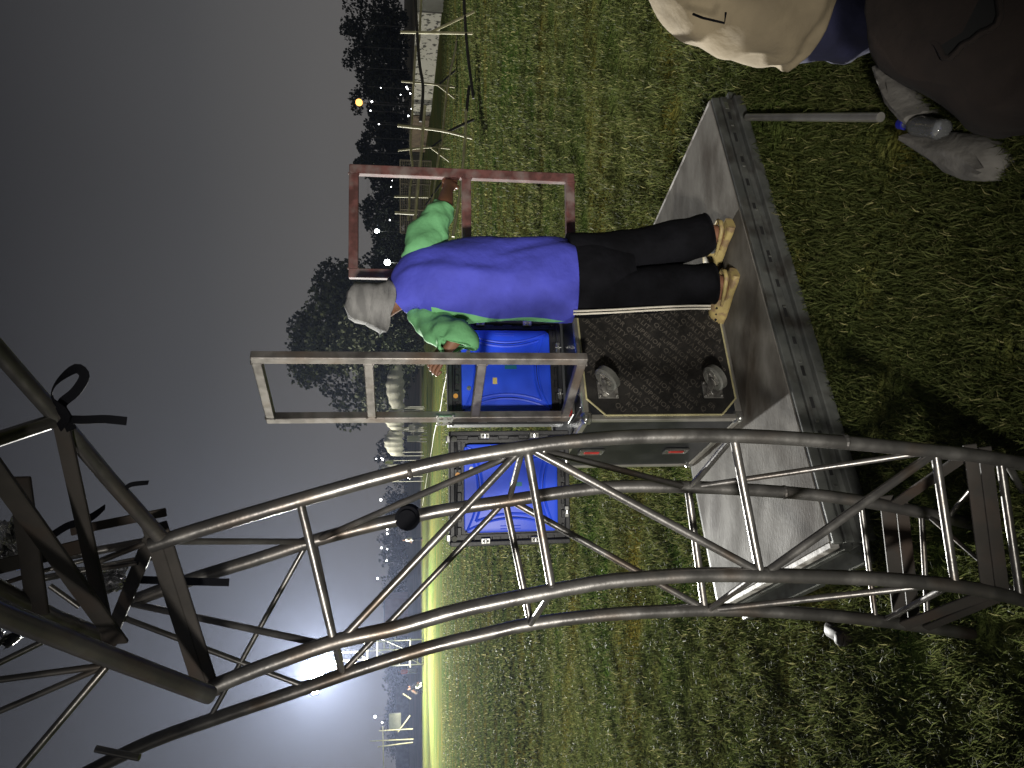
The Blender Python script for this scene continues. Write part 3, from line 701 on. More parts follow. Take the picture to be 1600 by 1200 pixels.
for a, xy in (('FO', (1320, 690)), ('BO', (1225, 769)), ('FO', (640, 735))):
    b = MB(); b.ell(tp(a, *xy), (.020, .020, .012), None, 12, 8); b.build('weld_bead', M['truss'], TR)
b = MB(); c = tp('BO', 638, 808); ax = (r_, f_, u_)
b.tube([c - f_ * .02, c + f_ * .02], .033, 24); b.tube([c - f_ * .028, c + f_ * .028], .024, 24); b.build('rubber_bung', M['strap'], TR, smooth=40)

def ribbon(pts, wd, th, name, label):
    b = MB(); P = [at(*q[:3]) for q in pts]; n = len(P); rings = []
    k = [(*p, q[3]) for p, q in zip(P, pts)]; N_ = 36; Q = [cr(k, i / N_) for i in range(N_ + 1)]
    for i in range(N_ + 1):
        a = Vector(Q[max(0, i - 1)][:3]); c = Vector(Q[min(N_, i + 1)][:3]); T = (c - a).normalized(); p = Vector(Q[i][:3])
        side = T.cross(f_).normalized(); W_ = side * math.cos(Q[i][3]) + f_ * math.sin(Q[i][3]); W_ = (W_ - T * W_.dot(T)).normalized(); Nn = T.cross(W_)
        rings.append([p + W_ * (wd / 2 * s) + Nn * (th / 2 * v) for s, v in ((-1, -1), (1, -1), (1, 1), (-1, 1))])
    b.loft(rings); o = b.build(name, M['strap']); tag(o, label, 'strap', 'black tie straps on the truss'); return o
ribbon([(92, 668, 1.385, 0.2), (104, 648, 1.37, .3), (82, 622, 1.36, .9), (88, 598, 1.35, .9), (118, 576, 1.35, .2), (132, 588, 1.355, .2), (118, 612, 1.37, .3), (96, 632, 1.375, .5), (104, 652, 1.38, .6), (112, 672, 1.39, .9)], .018, .0018, 'strap', 'black webbing strap knotted in a loop on the truss at upper picture left')
ribbon([(98, 655, 1.385, .4), (130, 656, 1.38, .2), (165, 655, 1.385, 0.1), (198, 658, 1.39, 0.0)], .016, .0018, 'strap', 'straight loose tail of black webbing beside the knotted loop')
ribbon([(196, 764, 1.54, 0), (206, 757, 1.53, .3), (232, 754, 1.53, .7)], .010, .0016, 'strap', 'short black strap end poking from the truss tube beyond the flat bars')
ribbon([(84, 835, 1.6, .1), (105, 822, 1.6, .3), (128, 815, 1.58, .1), (146, 806, 1.58, .4), (164, 792, 1.58, .9)], .016, .0018, 'strap', 'twisted black strap crossing the dark flat bar of the truss')
ribbon([(200, 905, 1.75, .2), (280, 908, 1.75, .1), (358, 910, 1.76, .1)], .018, .002, 'strap', 'long black strap end sticking out level past the double joint bar')
# crumpled foil wrapped about something hung in the truss
def crumple(pts, name, label, m, seed, cat='foil', amp=.02, n=16):
    g = random.Random(seed); a, b_, c, d = [at(*q) for q in pts]; mb = MB(); nx = (b_ - a).cross(d - a).normalized(); vs = []
    for side in (0, 1):
        gg = random.Random(seed)
        for j in range(n + 1):
            for i in range(n + 1):
                u, v = i / n, j / n; p = a.lerp(b_, u).lerp(d.lerp(c, u), v)
                vs.append(p + nx * (amp * (gg.uniform(-1, 1) * .6 + math.sin(u * 9 + v * 5) + math.sin(v * 13 - u * 4) * .6)) - nx * (.002 * side))
    N1 = (n + 1) * (n + 1); fs = []
    for j in range(n):
        for i in range(n):
            q = j * (n + 1) + i; fs.append((q, q + 1, q + n + 2, q + n + 1)); fs.append((N1 + q, N1 + q + n + 1, N1 + q + n + 2, N1 + q + 1))
    for i in range(n):
        for (q, s) in ((i, 1), (n * (n + 1) + i, 1)): fs.append((q, q + 1, N1 + q + 1, N1 + q))
        for q in (i * (n + 1), i * (n + 1) + n): fs.append((q, q + n + 1, N1 + q + n + 1, N1 + q))
    mb.add(vs, fs); o = mb.build(name, m); tag(o, label, cat); return o
crumple([(-20, 812, 1.62), (40, 800, 1.66), (50, 880, 1.7), (-20, 884, 1.64)], 'foil_wrap', 'crumpled silver foil caught in the truss at the upper edge of the picture', M['foil'], 3)['group'] = 'silver foil in the truss'
crumple([(110, 888, 1.74), (200, 886, 1.78), (198, 922, 1.78), (118, 926, 1.74)], 'foil_wrap', 'second scrap of crumpled silver foil glinting between the dark flat bars', M['foil'], 5)['group'] = 'silver foil in the truss'
crumple([(-10, 985, 1.6), (40, 984, 1.62), (30, 1004, 1.62), (-10, 1012, 1.6)], 'foil_wrap', 'small scrap of silver foil under the thick bright tube', M['foil'], 8)['group'] = 'silver foil in the truss'

# ------------------------------------------------------------------ the person on the deck
px_ = lambda x, y, Y: tuple(atY(x, y, Y))
pr = thing('person', px_(1150, 425, 3.10), 'person seen from behind in violet and green jersey, grey bucket hat and black track trousers', 'person')
hl, tl, hr_, tr_ = gnd(1153, 429, ZD), gnd(1132, 487, ZD), gnd(1146, 352, ZD), gnd(1124, 404, ZD)
def foot(h, t): d = (t - h); d.z = 0; return d.normalized()
fl_, frr = foot(hl, tl), foot(hr_, tr_)
aL = hl + fl_ * .05 + Zv * .085; aR = hr_ + frr * .05 + Zv * .085
hipL, hipR = Vector(px_(905, 462, 3.10)), Vector(px_(905, 398, 3.14))
knL, knR = Vector(px_(1010, 453, 3.08)), Vector(px_(1010, 391, 3.14))
SHX = Vector((.97, .24, 0))                      # shoulder axis, left to right
shL, shR = Vector(px_(660, 494, 3.12)), Vector(px_(652, 397, 3.14))
elL, elR = Vector(px_(714, 529, 2.95)), Vector(px_(694, 322, 3.20))
haL = Vector((BRp.x + .02, BRp.y + .07, atY(694, 552, BRp.y).z)); haR = Vector((g2_.x - .05, YF - .01, atY(701, 290, YF).z))
FACE = Vector((-.50, .86, 0)).normalized(); SIDE = Vector((FACE.y, -FACE.x, 0))
neck0, neck1 = Vector(px_(640, 455, 3.10)), Vector(px_(616, 473, 3.12))
hd = Vector(px_(587, 474, 3.14))
V, Ed, Ra = [], [], []
def jv(p, r, frm=None):
    V.append(tuple(p)); Ra.append(r)
    if frm is not None: Ed.append((frm, len(V) - 1))
    return len(V) - 1
pel = jv((hipL + hipR) / 2 + Zv * .04, .10)
sp1 = jv(Vector(px_(790, 437, 3.12)), .09, pel); sp2 = jv(Vector(px_(695, 443, 3.12)), .09, sp1); nk = jv(neck0, .055, sp2); nk1 = jv(neck1, .048, nk)
hb_ = jv(hd - Zv * .015, (.074, .086), nk1); ht = jv(hd + Zv * .07, (.062, .072), hb_)
nose = jv(hd + FACE * .088 - Zv * .03, .016, hb_); chin = jv(hd + FACE * .06 - Zv * .085, .03, hb_)
earL = jv(hd - SIDE * .078 - Zv * .02, .013, hb_); earR = jv(hd + SIDE * .078 - Zv * .02, .013, hb_)
for (h_, k_, a_, d, hh_) in ((hipL, knL, aL, fl_, hl), (hipR, knR, aR, frr, hr_)):
    a = jv(h_, .078, pel); b = jv(k_, .052, a); c = jv(a_ + Zv * .06, .038, b); g = jv(hh_ + d * .04 + Zv * .055, .040, c)
    m_ = jv(hh_ + d * .13 + Zv * .050, .036, g); jv(hh_ + d * .225 + Zv * .035, .030, m_)
for (s_, e_, h_, wx, grip) in ((shL, elL, haL, -1, (-d1)), (shR, elR, haR, 1, (d2))):
    a = jv(s_, .055, sp2); b = jv(e_, .042, a); fd = (h_ - e_).normalized(); wr = jv(h_ - fd * .055, .027, b); pm = jv(h_, (.036, .020), wr)
    n_ = FACE if wx > 0 else Vector((-.6, .8, 0)).normalized(); upf = fd.cross(n_).normalized()
    for k in range(4):
        base = h_ + fd * .025 + upf * ((k - 1.5) * .019); L_ = (.030, .034, .032, .026)[k]
        f1 = jv(base + fd * .012, .0095, pm); f2 = jv(base + fd * (.012 + L_) + n_ * .006, .009, f1); f3 = jv(base + fd * (.016 + L_) + n_ * .034, .0082, f2); jv(base + fd * .004 + n_ * .046, .0075, f3)
    th_ = jv(h_ - upf * .034 + n_ * .004, .011, pm); jv(h_ - upf * .040 + fd * .03 + n_ * .028, .0095, th_)
skin('body', V, Ed, Ra, M['skin'], pr, root=pel)
# eyes and mouth (the face looks away from the camera)
b = MB()
for s in (-1, 1): b.ell(hd + FACE * .078 + SIDE * (s * .032) + Zv * .0, (.012, .010, .009), (SIDE, FACE, Zv), 10, 6)
b.build('eye', M['stripe'], pr)
# jersey: one trunk, green side panels, two sleeves
def folds(u, t):
    k = .026 * math.sin(3 * t + 9 * u) + .022 * math.sin(5 * t - 14 * u + 1) + .014 * math.sin(2 * t + 23 * u) + .012 * math.sin(7 * t + 19 * u + 2)
    w_ = max(0.0, min(1.0, (u - .24) / .12)) * max(0.0, min(1.0, (.80 - u) / .14)); d = 4.62 + (u - .35) * 1.0 - t
    k += w_ * (.15 * math.exp(-d / .45) if d > 0 else .15 * math.exp(-(d / .17) ** 2) - .02 * math.exp(-((d + .35) / .2) ** 2))     # one long crease down the back
    w2 = max(0.0, 1 - abs(u - .22) / .2); d2 = 5.15 - (u - .2) * 1.6 - t; k += w2 * (.08 * math.exp(-d2 / .35) if d2 > 0 else .08 * math.exp(-(d2 / .17) ** 2))
    return k * (0.7 + .9 * (1 - u))
tk = [(px_(893, 437, 3.11), .180, .135), (px_(868, 437, 3.11), .187, .137), (px_(800, 438, 3.11), .184, .130), (px_(740, 440, 3.11), .184, .125), (px_(690, 444, 3.11), .186, .120),
      (px_(660, 448, 3.11), .172, .105), (px_(641, 454, 3.11), .125, .085), (px_(629, 463, 3.115), .080, .072), (px_(620, 470, 3.12), .066, .066)]
NR, NS = 84, 96
mb = MB(); sweep(mb, tk, SHX, NR, NS, folds, caps=False)
def jersey_mat():
    m = M['purple'].copy(); m.name = 'violet_and_green_jersey'; t = m.node_tree; b = t.nodes['Principled BSDF']
    at_ = t.nodes.new('ShaderNodeAttribute'); at_.attribute_name = 'panel'
    mx = t.nodes.new('ShaderNodeMixRGB'); gt_ = t.nodes.new('ShaderNodeMath'); gt_.operation = 'GREATER_THAN'; gt_.inputs[1].default_value = 0.0
    src = b.inputs['Base Color'].links[0].from_socket; t.links.new(at_.outputs['Fac'], gt_.inputs[0]); t.links.new(gt_.outputs[0], mx.inputs[0])
    t.links.new(src, mx.inputs[1]); mx.inputs[2].default_value = (0.17, 0.46, 0.20, 1); t.links.new(mx.outputs[0], b.inputs['Base Color'])
    return m
o = mb.build('jersey', jersey_mat(), pr, smooth=70)
pa = o.data.attributes.new('panel', 'FLOAT', 'POINT')
for k in range(len(o.data.vertices)):            # sewn-in side panels of green cloth
    i, j = divmod(k, NS); t = 2 * math.pi * j / NS; u = i / NR; dl = abs(t - math.pi)
    pa.data[k].value = min(.80 * min(1, max(0, (u - .10) * 2.2)) - dl, (.60 - u) * 4)
so_ = o.modifiers.new('cloth', 'SOLIDIFY'); so_.thickness = .004
def sfold(u, t): return (.07 * math.sin(2 * t + 15 * u) + .06 * math.sin(3 * t - 24 * u) + .035 * math.sin(5 * t + 37 * u)) * min(1, u * 3)
def toward(a, b, k): return tuple(Vector(a).lerp(Vector(b), k))
mb = MB(); sweep(mb, [(tuple(shL + SHX * .07 + Zv * .01), .060, .05), (tuple(shL + SHX * .01 - Zv * .01), .072, .064), (toward(shL, elL, .4), .076, .068), (toward(shL, elL, .75), .080, .070), (toward(shL, elL, 1.02), .080, .068), (tuple(elL + (haL - elL) * .24 + (elL - shL).normalized() * .025), .074, .060)], Zv, 34, 40, sfold, caps=False)
sl_ = mb.build('sleeve', M['green'], pr, smooth=70); q_ = sl_.modifiers.new('cloth', 'SOLIDIFY'); q_.thickness = .004
mb = MB(); sweep(mb, [(tuple(shR - SHX * .08 - Zv * .01), .060, .05), (tuple(shR - SHX * .02 - Zv * .03), .096, .074), (toward(shR, elR, .4), .082, .068), (toward(shR, elR, .75), .066, .058), (toward(shR, elR, 1.0), .046, .042)], Zv, 26, 32, sfold)
mb.build('sleeve', M['green'], pr, smooth=70)
# trousers
def tfold(u, t): return .035 * math.sin(2 * t + 13 * u) + .03 * math.sin(3 * t - 21 * u + 1) * u + .03 * u * u * math.sin(40 * u)
hipc = (hipL + hipR) / 2
mb = MB(); sweep(mb, [(px_(850, 436, 3.11), .160, .108), (px_(890, 434, 3.11), .168, .116), (px_(935, 431, 3.11), .170, .118), (px_(985, 428, 3.11), .15, .09)], SHX, 12, 40, None)
for (h_, k_, a_, d, kx) in ((hipL, knL, aL, fl_, 1), (hipR, knR, aR, frr, 1)):
    bot = a_ + Zv * .015
    sweep(mb, [(tuple(h_ + Zv * .06), .088, .100), (tuple(h_ - Zv * .06), .094, .104), (toward(h_, k_, .6), .096, .100), (tuple(k_), .100, .098), (toward(k_, bot, .5), .098, .096), (toward(k_, bot, .9), .095, .094), (tuple(bot), .086, .088)], SHX, 34, 28, tfold)
o = mb.build('trousers', M['trousers'], pr, smooth=70)
mb = MB()
for k in (-1, 1):
    pts = []
    for (x, y) in ((896, 488.5), (915, 488), (960, 486), (1010, 483), (1050, 481), (1080, 480), (1110, 480)):
        q = Vector(px_(x, y + k * 2.3, 3.0 - .0)); pts.append(q)
    mb.tube(pts, .0042, 6)
st_ = mb.build('side_stripe', M['stripe'], o)
# bucket hat: crown and floppy brim
tilt = Matrix.Rotation(R(9), 3, 'Y') @ Matrix.Rotation(R(6), 3, 'X')
def hatring(r1, r2, z, wv=0.0, ph=0, n=40):
    out = []
    for k in range(n):
        a = 2 * math.pi * k / n; q = 1 + wv * math.sin(3 * a + ph) + wv * .5 * math.sin(7 * a)
        p = Vector((r1 * math.cos(a) * q, r2 * math.sin(a) * q, z + (wv * .25 * math.sin(2 * a + ph + 1)))); out.append(hd + Vector((-.005, 0, .01)) + tilt @ p)
    return out
mb = MB()
prof = [(.142, .150, -.060, .07), (.139, .147, -.054, .07), (.124, .131, -.024, .05), (.108, .115, .004, .03), (.104, .110, .016, .03), (.103, .109, .03, .03), (.099, .105, .060, .035), (.090, .096, .084, .03), (.072, .078, .102, .03), (.042, .045, .110, .02), (.012, .012, .112, 0)]
rings = [hatring(a * .86, b * .86, c, d, 2 * i) for i, (a, b, c, d) in enumerate(prof)]
inn = [hatring(a * .86 - .004, b * .86 - .004, c - .002, d, 2 * i) for i, (a, b, c, d) in enumerate(prof[:6])]
mb.loft(list(reversed(inn)) + rings, caps=False); mb.v and mb.f.append(tuple(len(mb.v) - 40 + k for k in range(40))) or None; mb.m.append(0)
ht_ = mb.build('bucket_hat', M['hat'], pr, smooth=60)
mb = MB()
for zz, rr_2 in ((.014, .0905), (-.03, .1085), (-.045, .1155)):
    ring = [hd + Vector((-.005, 0, .01)) + tilt @ Vector((rr_2 * .985 * math.cos(a), rr_2 * 1.05 * math.sin(a), zz)) for a in [2 * math.pi * k / 40 for k in range(41)]]
    mb.tube(ring, .0016, 5)
mb.build('hat_seam', M['hat'], ht_)
# clogs
for (h_, d, yaw) in ((hl, fl_, 0), (hr_, frr, 0)):
    sd = Vector((d.y, -d.x, 0)); mb = MB(); K = [(0, .034, .016), (.03, .041, .02), (.09, .038, .018), (.15, .046, .018), (.21, .050, .017), (.25, .042, .016), (.275, .022, .012)]
    rings = []
    for (s, wx, hz) in K:
        c = h_ + d * (s - .012) + Zv * .018; rings.append([c + sd * (wx * math.copysign(abs(math.cos(a)) ** .6, math.cos(a))) + Zv * (.018 * math.copysign(abs(math.sin(a)) ** .5, math.sin(a))) for a in [2 * math.pi * k / 20 for k in range(20)]])
    mb.loft(rings)
    up = [(.12, .043, .055), (.15, .048, .068), (.19, .050, .062), (.23, .044, .050), (.258, .028, .034), (.268, .012, .02)]; rings = []
    for (s, wx, hz) in up:
        c = h_ + d * (s - .012) + Zv * .020; rings.append([c + sd * (wx * math.cos(a)) + Zv * (hz * math.sin(a)) for a in [math.pi * k / 14 for k in range(15)]])
    mb.loft(rings, caps=False, closed=False)
    c0 = h_ + Zv * .052                          # heel strap
    pts = [h_ + d * .135 + sd * .047 + Zv * .05, h_ + d * .06 + sd * .046 + Zv * .058, h_ + d * .0 + sd * .030 + Zv * .062, h_ - d * .014 + Zv * .063, h_ + d * .0 - sd * .030 + Zv * .062, h_ + d * .06 - sd * .046 + Zv * .058, h_ + d * .135 - sd * .047 + Zv * .05]
    mb.tube(pts, [.006, .009, .010, .010, .010, .009, .006], 8)
    cl = mb.build('clog', M['clog'], pr, smooth=50)
    hb = MB()
    for k in range(3):
        for s_ in (-1, 1): q = h_ + d * (.155 + k * .032) + sd * (s_ * .036) + Zv * (.062 - k * .007); hb.ell(q, (.007, .005, .006), (d, sd, Zv), 8, 5)
    hb.build('vent_hole', M['dark'], cl)

# ------------------------------------------------------------------ crouching person at the picture's upper edge
p2o = gnd(1420, -20)
pc = thing('person', tuple(p2o), 'person in cream shirt and navy trousers crouching on the grass beside the brown bag', 'person')
Yc = 2.25
hp = Vector(px_(1330, -22, Yc)); hp.z = .20
ch_ = Vector(px_(1120, -25, Yc + .05)); ch_.z = .68
V, Ed, Ra = [], [], []
pe = jv(hp, .14); s1 = jv(Vector(px_(1215, -8, Yc)), .15, pe); s2 = jv(ch_, .13, s1); n1_ = jv(ch_ + Vector((.10, .05, .12)), .055, s2)
h1 = jv(ch_ + Vector((.18, .09, .20)), (.08, .09), n1_); jv(ch_ + Vector((.21, .10, .28)), .07, h1); jv(ch_ + Vector((.27, .13, .19)), .016, h1)
for s, o_ in ((-1, Vector((-.02, -.12, 0))), (1, Vector((.08, .12, 0)))):
    kn = jv(hp + Vector((.42, .05, .24)) + o_, .07, pe); an = jv(hp + Vector((.34, .0, -.13)) + o_, .045, kn); jv(hp + Vector((.50, .06, -.17)) + o_, .035, an)
    el = jv(ch_ + Vector((.30, -.05 * s, -.22)) + o_, .04, s2); ha = jv(ch_ + Vector((.50, .02, -.30)) + o_, (.034, .02), el)
    for k in range(4): a = jv(V and Vector(V[ha]) + Vector((.05, (k - 1.5) * .018, -.01)), .009, ha); jv(Vector(V[a]) + Vector((.03, 0, -.025)), .008, a)
    a = jv(Vector(V[ha]) + Vector((.02, -.04, 0)), .011, ha); jv(Vector(V[a]) + Vector((.03, .01, -.01)), .009, a)
skin('body', V, Ed, Ra, M['skin'], pc, root=pe)
def cf(u, t): return .03 * math.sin(3 * t + 8 * u) + .028 * math.sin(6 * t - 19 * u) + .022 * math.sin(31 * u + 2 * t) + .018 * math.sin(9 * t + 27 * u)
mb = MB(); sweep(mb, [(px_(1262, 0, Yc), .20, .20), (px_(1235, -4, Yc), .215, .21), (px_(1180, -10, Yc), .215, .20), (px_(1120, -22, Yc + .03), .19, .19), (px_(1075, -42, Yc + .06), .15, .15), (px_(1055, -70, Yc + .1), .09, .09)], Vector((1, .2, 0)), 34, 40, cf)
mb.build('shirt', M['cream'], pc, smooth=70)
mb = MB(); sweep(mb, [(px_(1225, -2, Yc), .17, .17), (px_(1270, -4, Yc), .195, .19), (px_(1340, -14, Yc - .02), .20, .20), (px_(1400, -24, Yc - .03), .17, .18), (px_(1428, -32, Yc - .04), .10, .10)], Vector((1, .2, 0)), 26, 36, cf)
for o_ in (Vector((-.02, -.12, 0)), Vector((.08, .12, 0))):
    sweep(mb, [(tuple(hp + o_ * .7), .12, .12), (tuple(hp + Vector((.25, .03, .14)) + o_), .10, .10), (tuple(hp + Vector((.42, .05, .24)) + o_), .095, .095), (tuple(hp + Vector((.40, .03, .10)) + o_), .085, .085), (tuple(hp + Vector((.35, .0, -.09)) + o_), .07, .07)], Vector((0, 1, 0)), 20, 20, cf)
mb.build('trousers', M['navy'], pc, smooth=70)
mb = MB(); mb.tube([at(1083, 22, 2.10), at(1098, 28, 2.07), at(1132, 36, 2.05), at(1134, 20, 2.06)], .0035, 6); mb.build('cord', M['strap'], pc)
mb = MB(); mb.ell(ch_ + Vector((.185, .09, .235)), (.098, .104, .092), None, 18, 12); mb.build('hair', M['strap'], pc, smooth=60)

# open bag, cloth and bottle at the lower right of the photographer
bgc = at(1560, 22, 1.74); bx, by = bgc.x, bgc.y
br = thing('bag', (bx, by, 0), 'dark brown open bag slumped on the grass in the corner of the picture', 'bag')
mb = MB()
def bfold(u, t): return .05 * math.sin(3 * t + 5 * u) + .035 * math.sin(5 * t - 9 * u) + .02 * math.sin(9 * t + 14 * u)
lean = Vector((-.10, -.12, 0))
outer = [((bx, by, .0), .23, .20), ((bx, by, .05), .27, .24), ((bx + .0, by + .0, .16), .275, .245), ((bx, by + .0, .27), .22, .20), ((bx - .01, by - .01, .33), .16, .145)]
ro = sweep(mb, outer, Vector((1, .15, 0)), 18, 36, bfold)
o = mb.build('bag_cloth', M['bag'], br, smooth=70)
for v in o.data.vertices:                         # the mouth slants: far side stands up, near side droops
    if v.co.z > .2: v.co.z += (v.co.y) * .55 * (v.co.z - .2) / .13
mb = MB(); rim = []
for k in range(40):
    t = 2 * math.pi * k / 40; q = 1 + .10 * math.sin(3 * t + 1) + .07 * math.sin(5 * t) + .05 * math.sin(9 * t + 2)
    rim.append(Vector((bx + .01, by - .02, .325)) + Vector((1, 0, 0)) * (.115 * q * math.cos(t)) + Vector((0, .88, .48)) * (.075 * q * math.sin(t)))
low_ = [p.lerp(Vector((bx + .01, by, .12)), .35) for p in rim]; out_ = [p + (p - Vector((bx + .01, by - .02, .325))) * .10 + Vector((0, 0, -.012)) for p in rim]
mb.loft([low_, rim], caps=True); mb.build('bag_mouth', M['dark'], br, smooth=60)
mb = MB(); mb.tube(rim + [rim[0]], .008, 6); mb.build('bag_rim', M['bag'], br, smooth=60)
def rag(pts, label, seed):
    g = random.Random(seed); mb = MB(); n = len(pts); rings = []
    for i, (x, y, wd) in enumerate(pts):
        p = gnd(x, y); q = gnd(pts[min(i + 1, n - 1)][0], pts[min(i + 1, n - 1)][1]) - gnd(pts[max(i - 1, 0)][0], pts[max(i - 1, 0)][1]); q.z = 0; q.normalize(); sd = Vector((q.y, -q.x, 0))
        top, bot = [], []
        for k in range(9):
            s = (k / 8 - .5); z = .045 + .04 * (1 - 4 * s * s) + g.uniform(0, .024); top.append(p + sd * (s * wd) + Zv * z); bot.append(p + sd * (s * wd) + Zv * .002)
        rings.append(top + list(reversed(bot)))
    mb.loft(rings); o = mb.build('cloth', M['cloth'], smooth=80); return tag(o, label, 'cloth', 'rags beside the bag')
rag([(1406, 108, .04), (1412, 120, .06), (1420, 138, .075), (1430, 155, .08), (1440, 168, .08), (1452, 180, .07), (1462, 190, .06)], 'narrow grey rag on the grass leading to the bottle cap', 3)
rag([(1452, 218, .04), (1468, 224, .07), (1490, 232, .09), (1515, 240, .11), (1540, 248, .12), (1562, 256, .10), (1580, 268, .05)], 'pale crumpled rag on the grass under the bottle', 5)
ca, cb = gnd(1446, 196), gnd(1514, 206)
bt = thing('bottle', tuple((ca + cb) / 2), 'clear plastic water bottle with blue cap lying beside the bag', 'bottle')
ax_ = (cb - ca).normalized(); L_ = (cb - ca).length; base = ca + Zv * .075
mb = MB(); pr_ = [(.0, .012), (.02, .012), (.035, .016), (.06, .027), (.08, .031), (.10, .029), (.12, .031), (.14, .029), (.16, .031), (L_ - .02, .031), (L_ - .008, .029), (L_, .018)]
A_ = Zv; B_ = ax_.cross(Zv)
rings = [[base + ax_ * s + (A_ * math.cos(a) + B_ * math.sin(a)) * r for a in [2 * math.pi * k / 20 for k in range(20)]] for s, r in pr_]
mb.loft(rings); mb.build('bottle_body', M['bottle'], bt, smooth=60)
mb = MB(); mb.tube([base - ax_ * .016, base + ax_ * .008], .0165, 18); mb.build('bottle_cap', M['cap'], bt, smooth=40)
ta, tb_ = gnd(1168, 183, .05), gnd(1376, 183, .05)
mb = MB(); mb.tube([ta, tb_], .016, 14); tag(mb.build('steel_tube', M['alu'], smooth=40), 'loose straight metal tube lying on the grass beyond the deck corner', 'tube')
mb = MB(); k0 = gnd(1318, 990); mb.box(k0 + Zv * .022, (.05, .13, .04), None, .008); mb.box(k0 + Vector((.0, -.05, .05)), (.045, .04, .02), None, .006)
tag(mb.build('metal_clamp', M['truss_bar'], smooth=40), 'grey metal clamp lying on the grass beside the truss foot', 'clamp')

# ------------------------------------------------------------------ the far side of the field
mb = MB(); g = random.Random(2); xs = list(range(-220, 221, 10)); prof = [(63, -.05), (67, .15), (72, .35), (78, .5), (95, .6), (140, .8), (320, 1.0)]
rows = [[Vector((x, y + g.uniform(-.8, .8), z + g.uniform(-.08, .08) * (1 if z > 0 else 0))) for x in xs] for y, z in prof]
mb.loft(rows, caps=False, closed=False)
o = mb.build('terrain', mat('dry_bank', (0.16, 0.15, 0.075), 0.95, 0, (0.24, 0.20, 0.11), 0.35, 0.3, 4), origin=(0, 0, 0), smooth=80); o['kind'] = 'structure'

def leaves(g, mb, clumps, n, size, flat=0.8):
    for _ in range(n):
        c, r = g.choices(clumps, weights=[k[1] ** 2 for k in clumps])[0]
        while True:
            p = Vector((g.uniform(-1, 1), g.uniform(-1, 1), g.uniform(-1, 1)))
            if .45 < p.length < 1: break
        p = Vector((p.x * r, p.y * r, p.z * r * flat)) + c
        a = Vector((g.gauss(0, 1), g.gauss(0, 1), g.gauss(0, 1))).normalized(); b = a.orthogonal().normalized(); s = size * g.uniform(.5, 1.3)
        d = a.cross(b); mb.add([p - b * s * .5, p + d * s * .35, p + b * s * .5, p - d * s * .35], [(0, 1, 2, 3)])
def tree(base, h, wd, n, size, m, label, seed, clear=.25, kind='tree', group=None, ncl=26):
    g = random.Random(seed); base = Vector(base)
    root = thing(kind, tuple(base), label, kind.replace('_', ' '), group)
    tk = MB(); tr = max(.06, wd * .02)
    tk.tube([base, base + Vector((g.uniform(-.1, .1) * wd * .2, 0, h * clear)), base + Vector((g.uniform(-.1, .1) * wd, 0, h * .8))], [tr * 1.4, tr, tr * .3], 8)
    clumps = []
    for k in range(ncl):
        a = g.uniform(0, 6.283); q = g.random() ** .5; z = g.random()
        prof_ = (math.sin(math.pi * (0.12 + .80 * z)) ** .6)
        c = base + Vector((math.cos(a) * q * wd * .40 * prof_, math.sin(a) * q * wd * .40 * prof_, h * (clear + (1 - clear) * (.08 + .80 * z))))
        r = wd * g.uniform(.09, .17) * (1.1 - .35 * z); clumps.append((c, r))
        if k % 3 == 0: tk.tube([base + Vector((0, 0, h * clear * .9)), base.lerp(c, .6) + Vector((0, 0, h * .1)), c], [tr * .5, tr * .3, tr * .12], 5)
    tk.build('trunk', M['trunk'], root)
    cm = MB(); leaves(g, cm, clumps, n, size); cm.build('crown', m, root)
    return root
def base(x, y, Y, z=0): p = atY(x, y, Y); return (p.x, Y, z)
tree(base(0, 540, 62), 10.6, 15.5, 26000, .38, M['leafbig'], 'large bushy tree standing behind the person and the tall frame', 11, .14, ncl=60)
tree(base(0, 436, 66, .2), 7.6, 6.0, 2600, .34, M['leafdark'], 'dark rounded tree showing through the red frame beside the large bushy tree', 12, .2)
tree(base(0, 548, 54), 3.2, 4.5, 2200, .2, M['leaf'], 'low bush in front of the large bushy tree beside the grey hat', 13, .05, kind='bush')
TL = [(-14, 92, 9.6, 10, 'dark tree at the right end of the treeline behind the grey wall'), (28, 88, 8.2, 8.5, 'dark tree in the treeline directly behind the white wall'),
      (70, 95, 9.4, 9, 'dark tree between white wall and sodium lamp, taller than its neighbours'), (112, 90, 8.2, 8.0, 'dark tree in the treeline right of the orange lamp'),
      (160, 96, 6.8, 7.5, 'low dark tree under the orange lamp'), (205, 90, 7.6, 8.0, 'dark tree in the treeline left of the orange lamp'),
      (247, 84, 7.6, 4.6, 'round separate tree rising beside the red frame corner'), (310, 92, 7.0, 8.5, 'dark tree seen through the top of the red frame'), (362, 98, 5.8, 8, 'low dark tree behind the small white lamp'), (405, 95, 6.2, 6, 'tattered dark tree between the red frame and the grey hat')]
for i, (y, Y, h, wd, lb) in enumerate(TL): tree(base(0, y, Y, 1.0), h - 1.0, wd, 2300, .42, M['leafdark'], lb, 30 + i, .10, group='trees of the dark treeline')
FL = ['far dim tree left of the white canopies', 'far dim tree above the clustered lights', 'low far tree right of the pink hut', 'far dim tree behind the pink hut', 'far dim tree right of the scaffold tower', 'far dim tree left of the scaffold tower', 'low far tree behind the crouching workers', 'far dim tree at the left end of the field']
for i, (y, h, wd) in enumerate([(720, 5.6, 9), (805, 3.4, 11), (880, 4.8, 10), (955, 4.4, 10), (1010, 3.6, 9), (1092, 3.6, 11), (1140, 3.2, 10), (1190, 3.6, 11)]):
    tree(base(0, y, 135, 1.2), h, wd, 900, .6, M['leafdark'], FL[i], 60 + i, .08, group='trees beyond the far bank')
hg = random.Random(9)
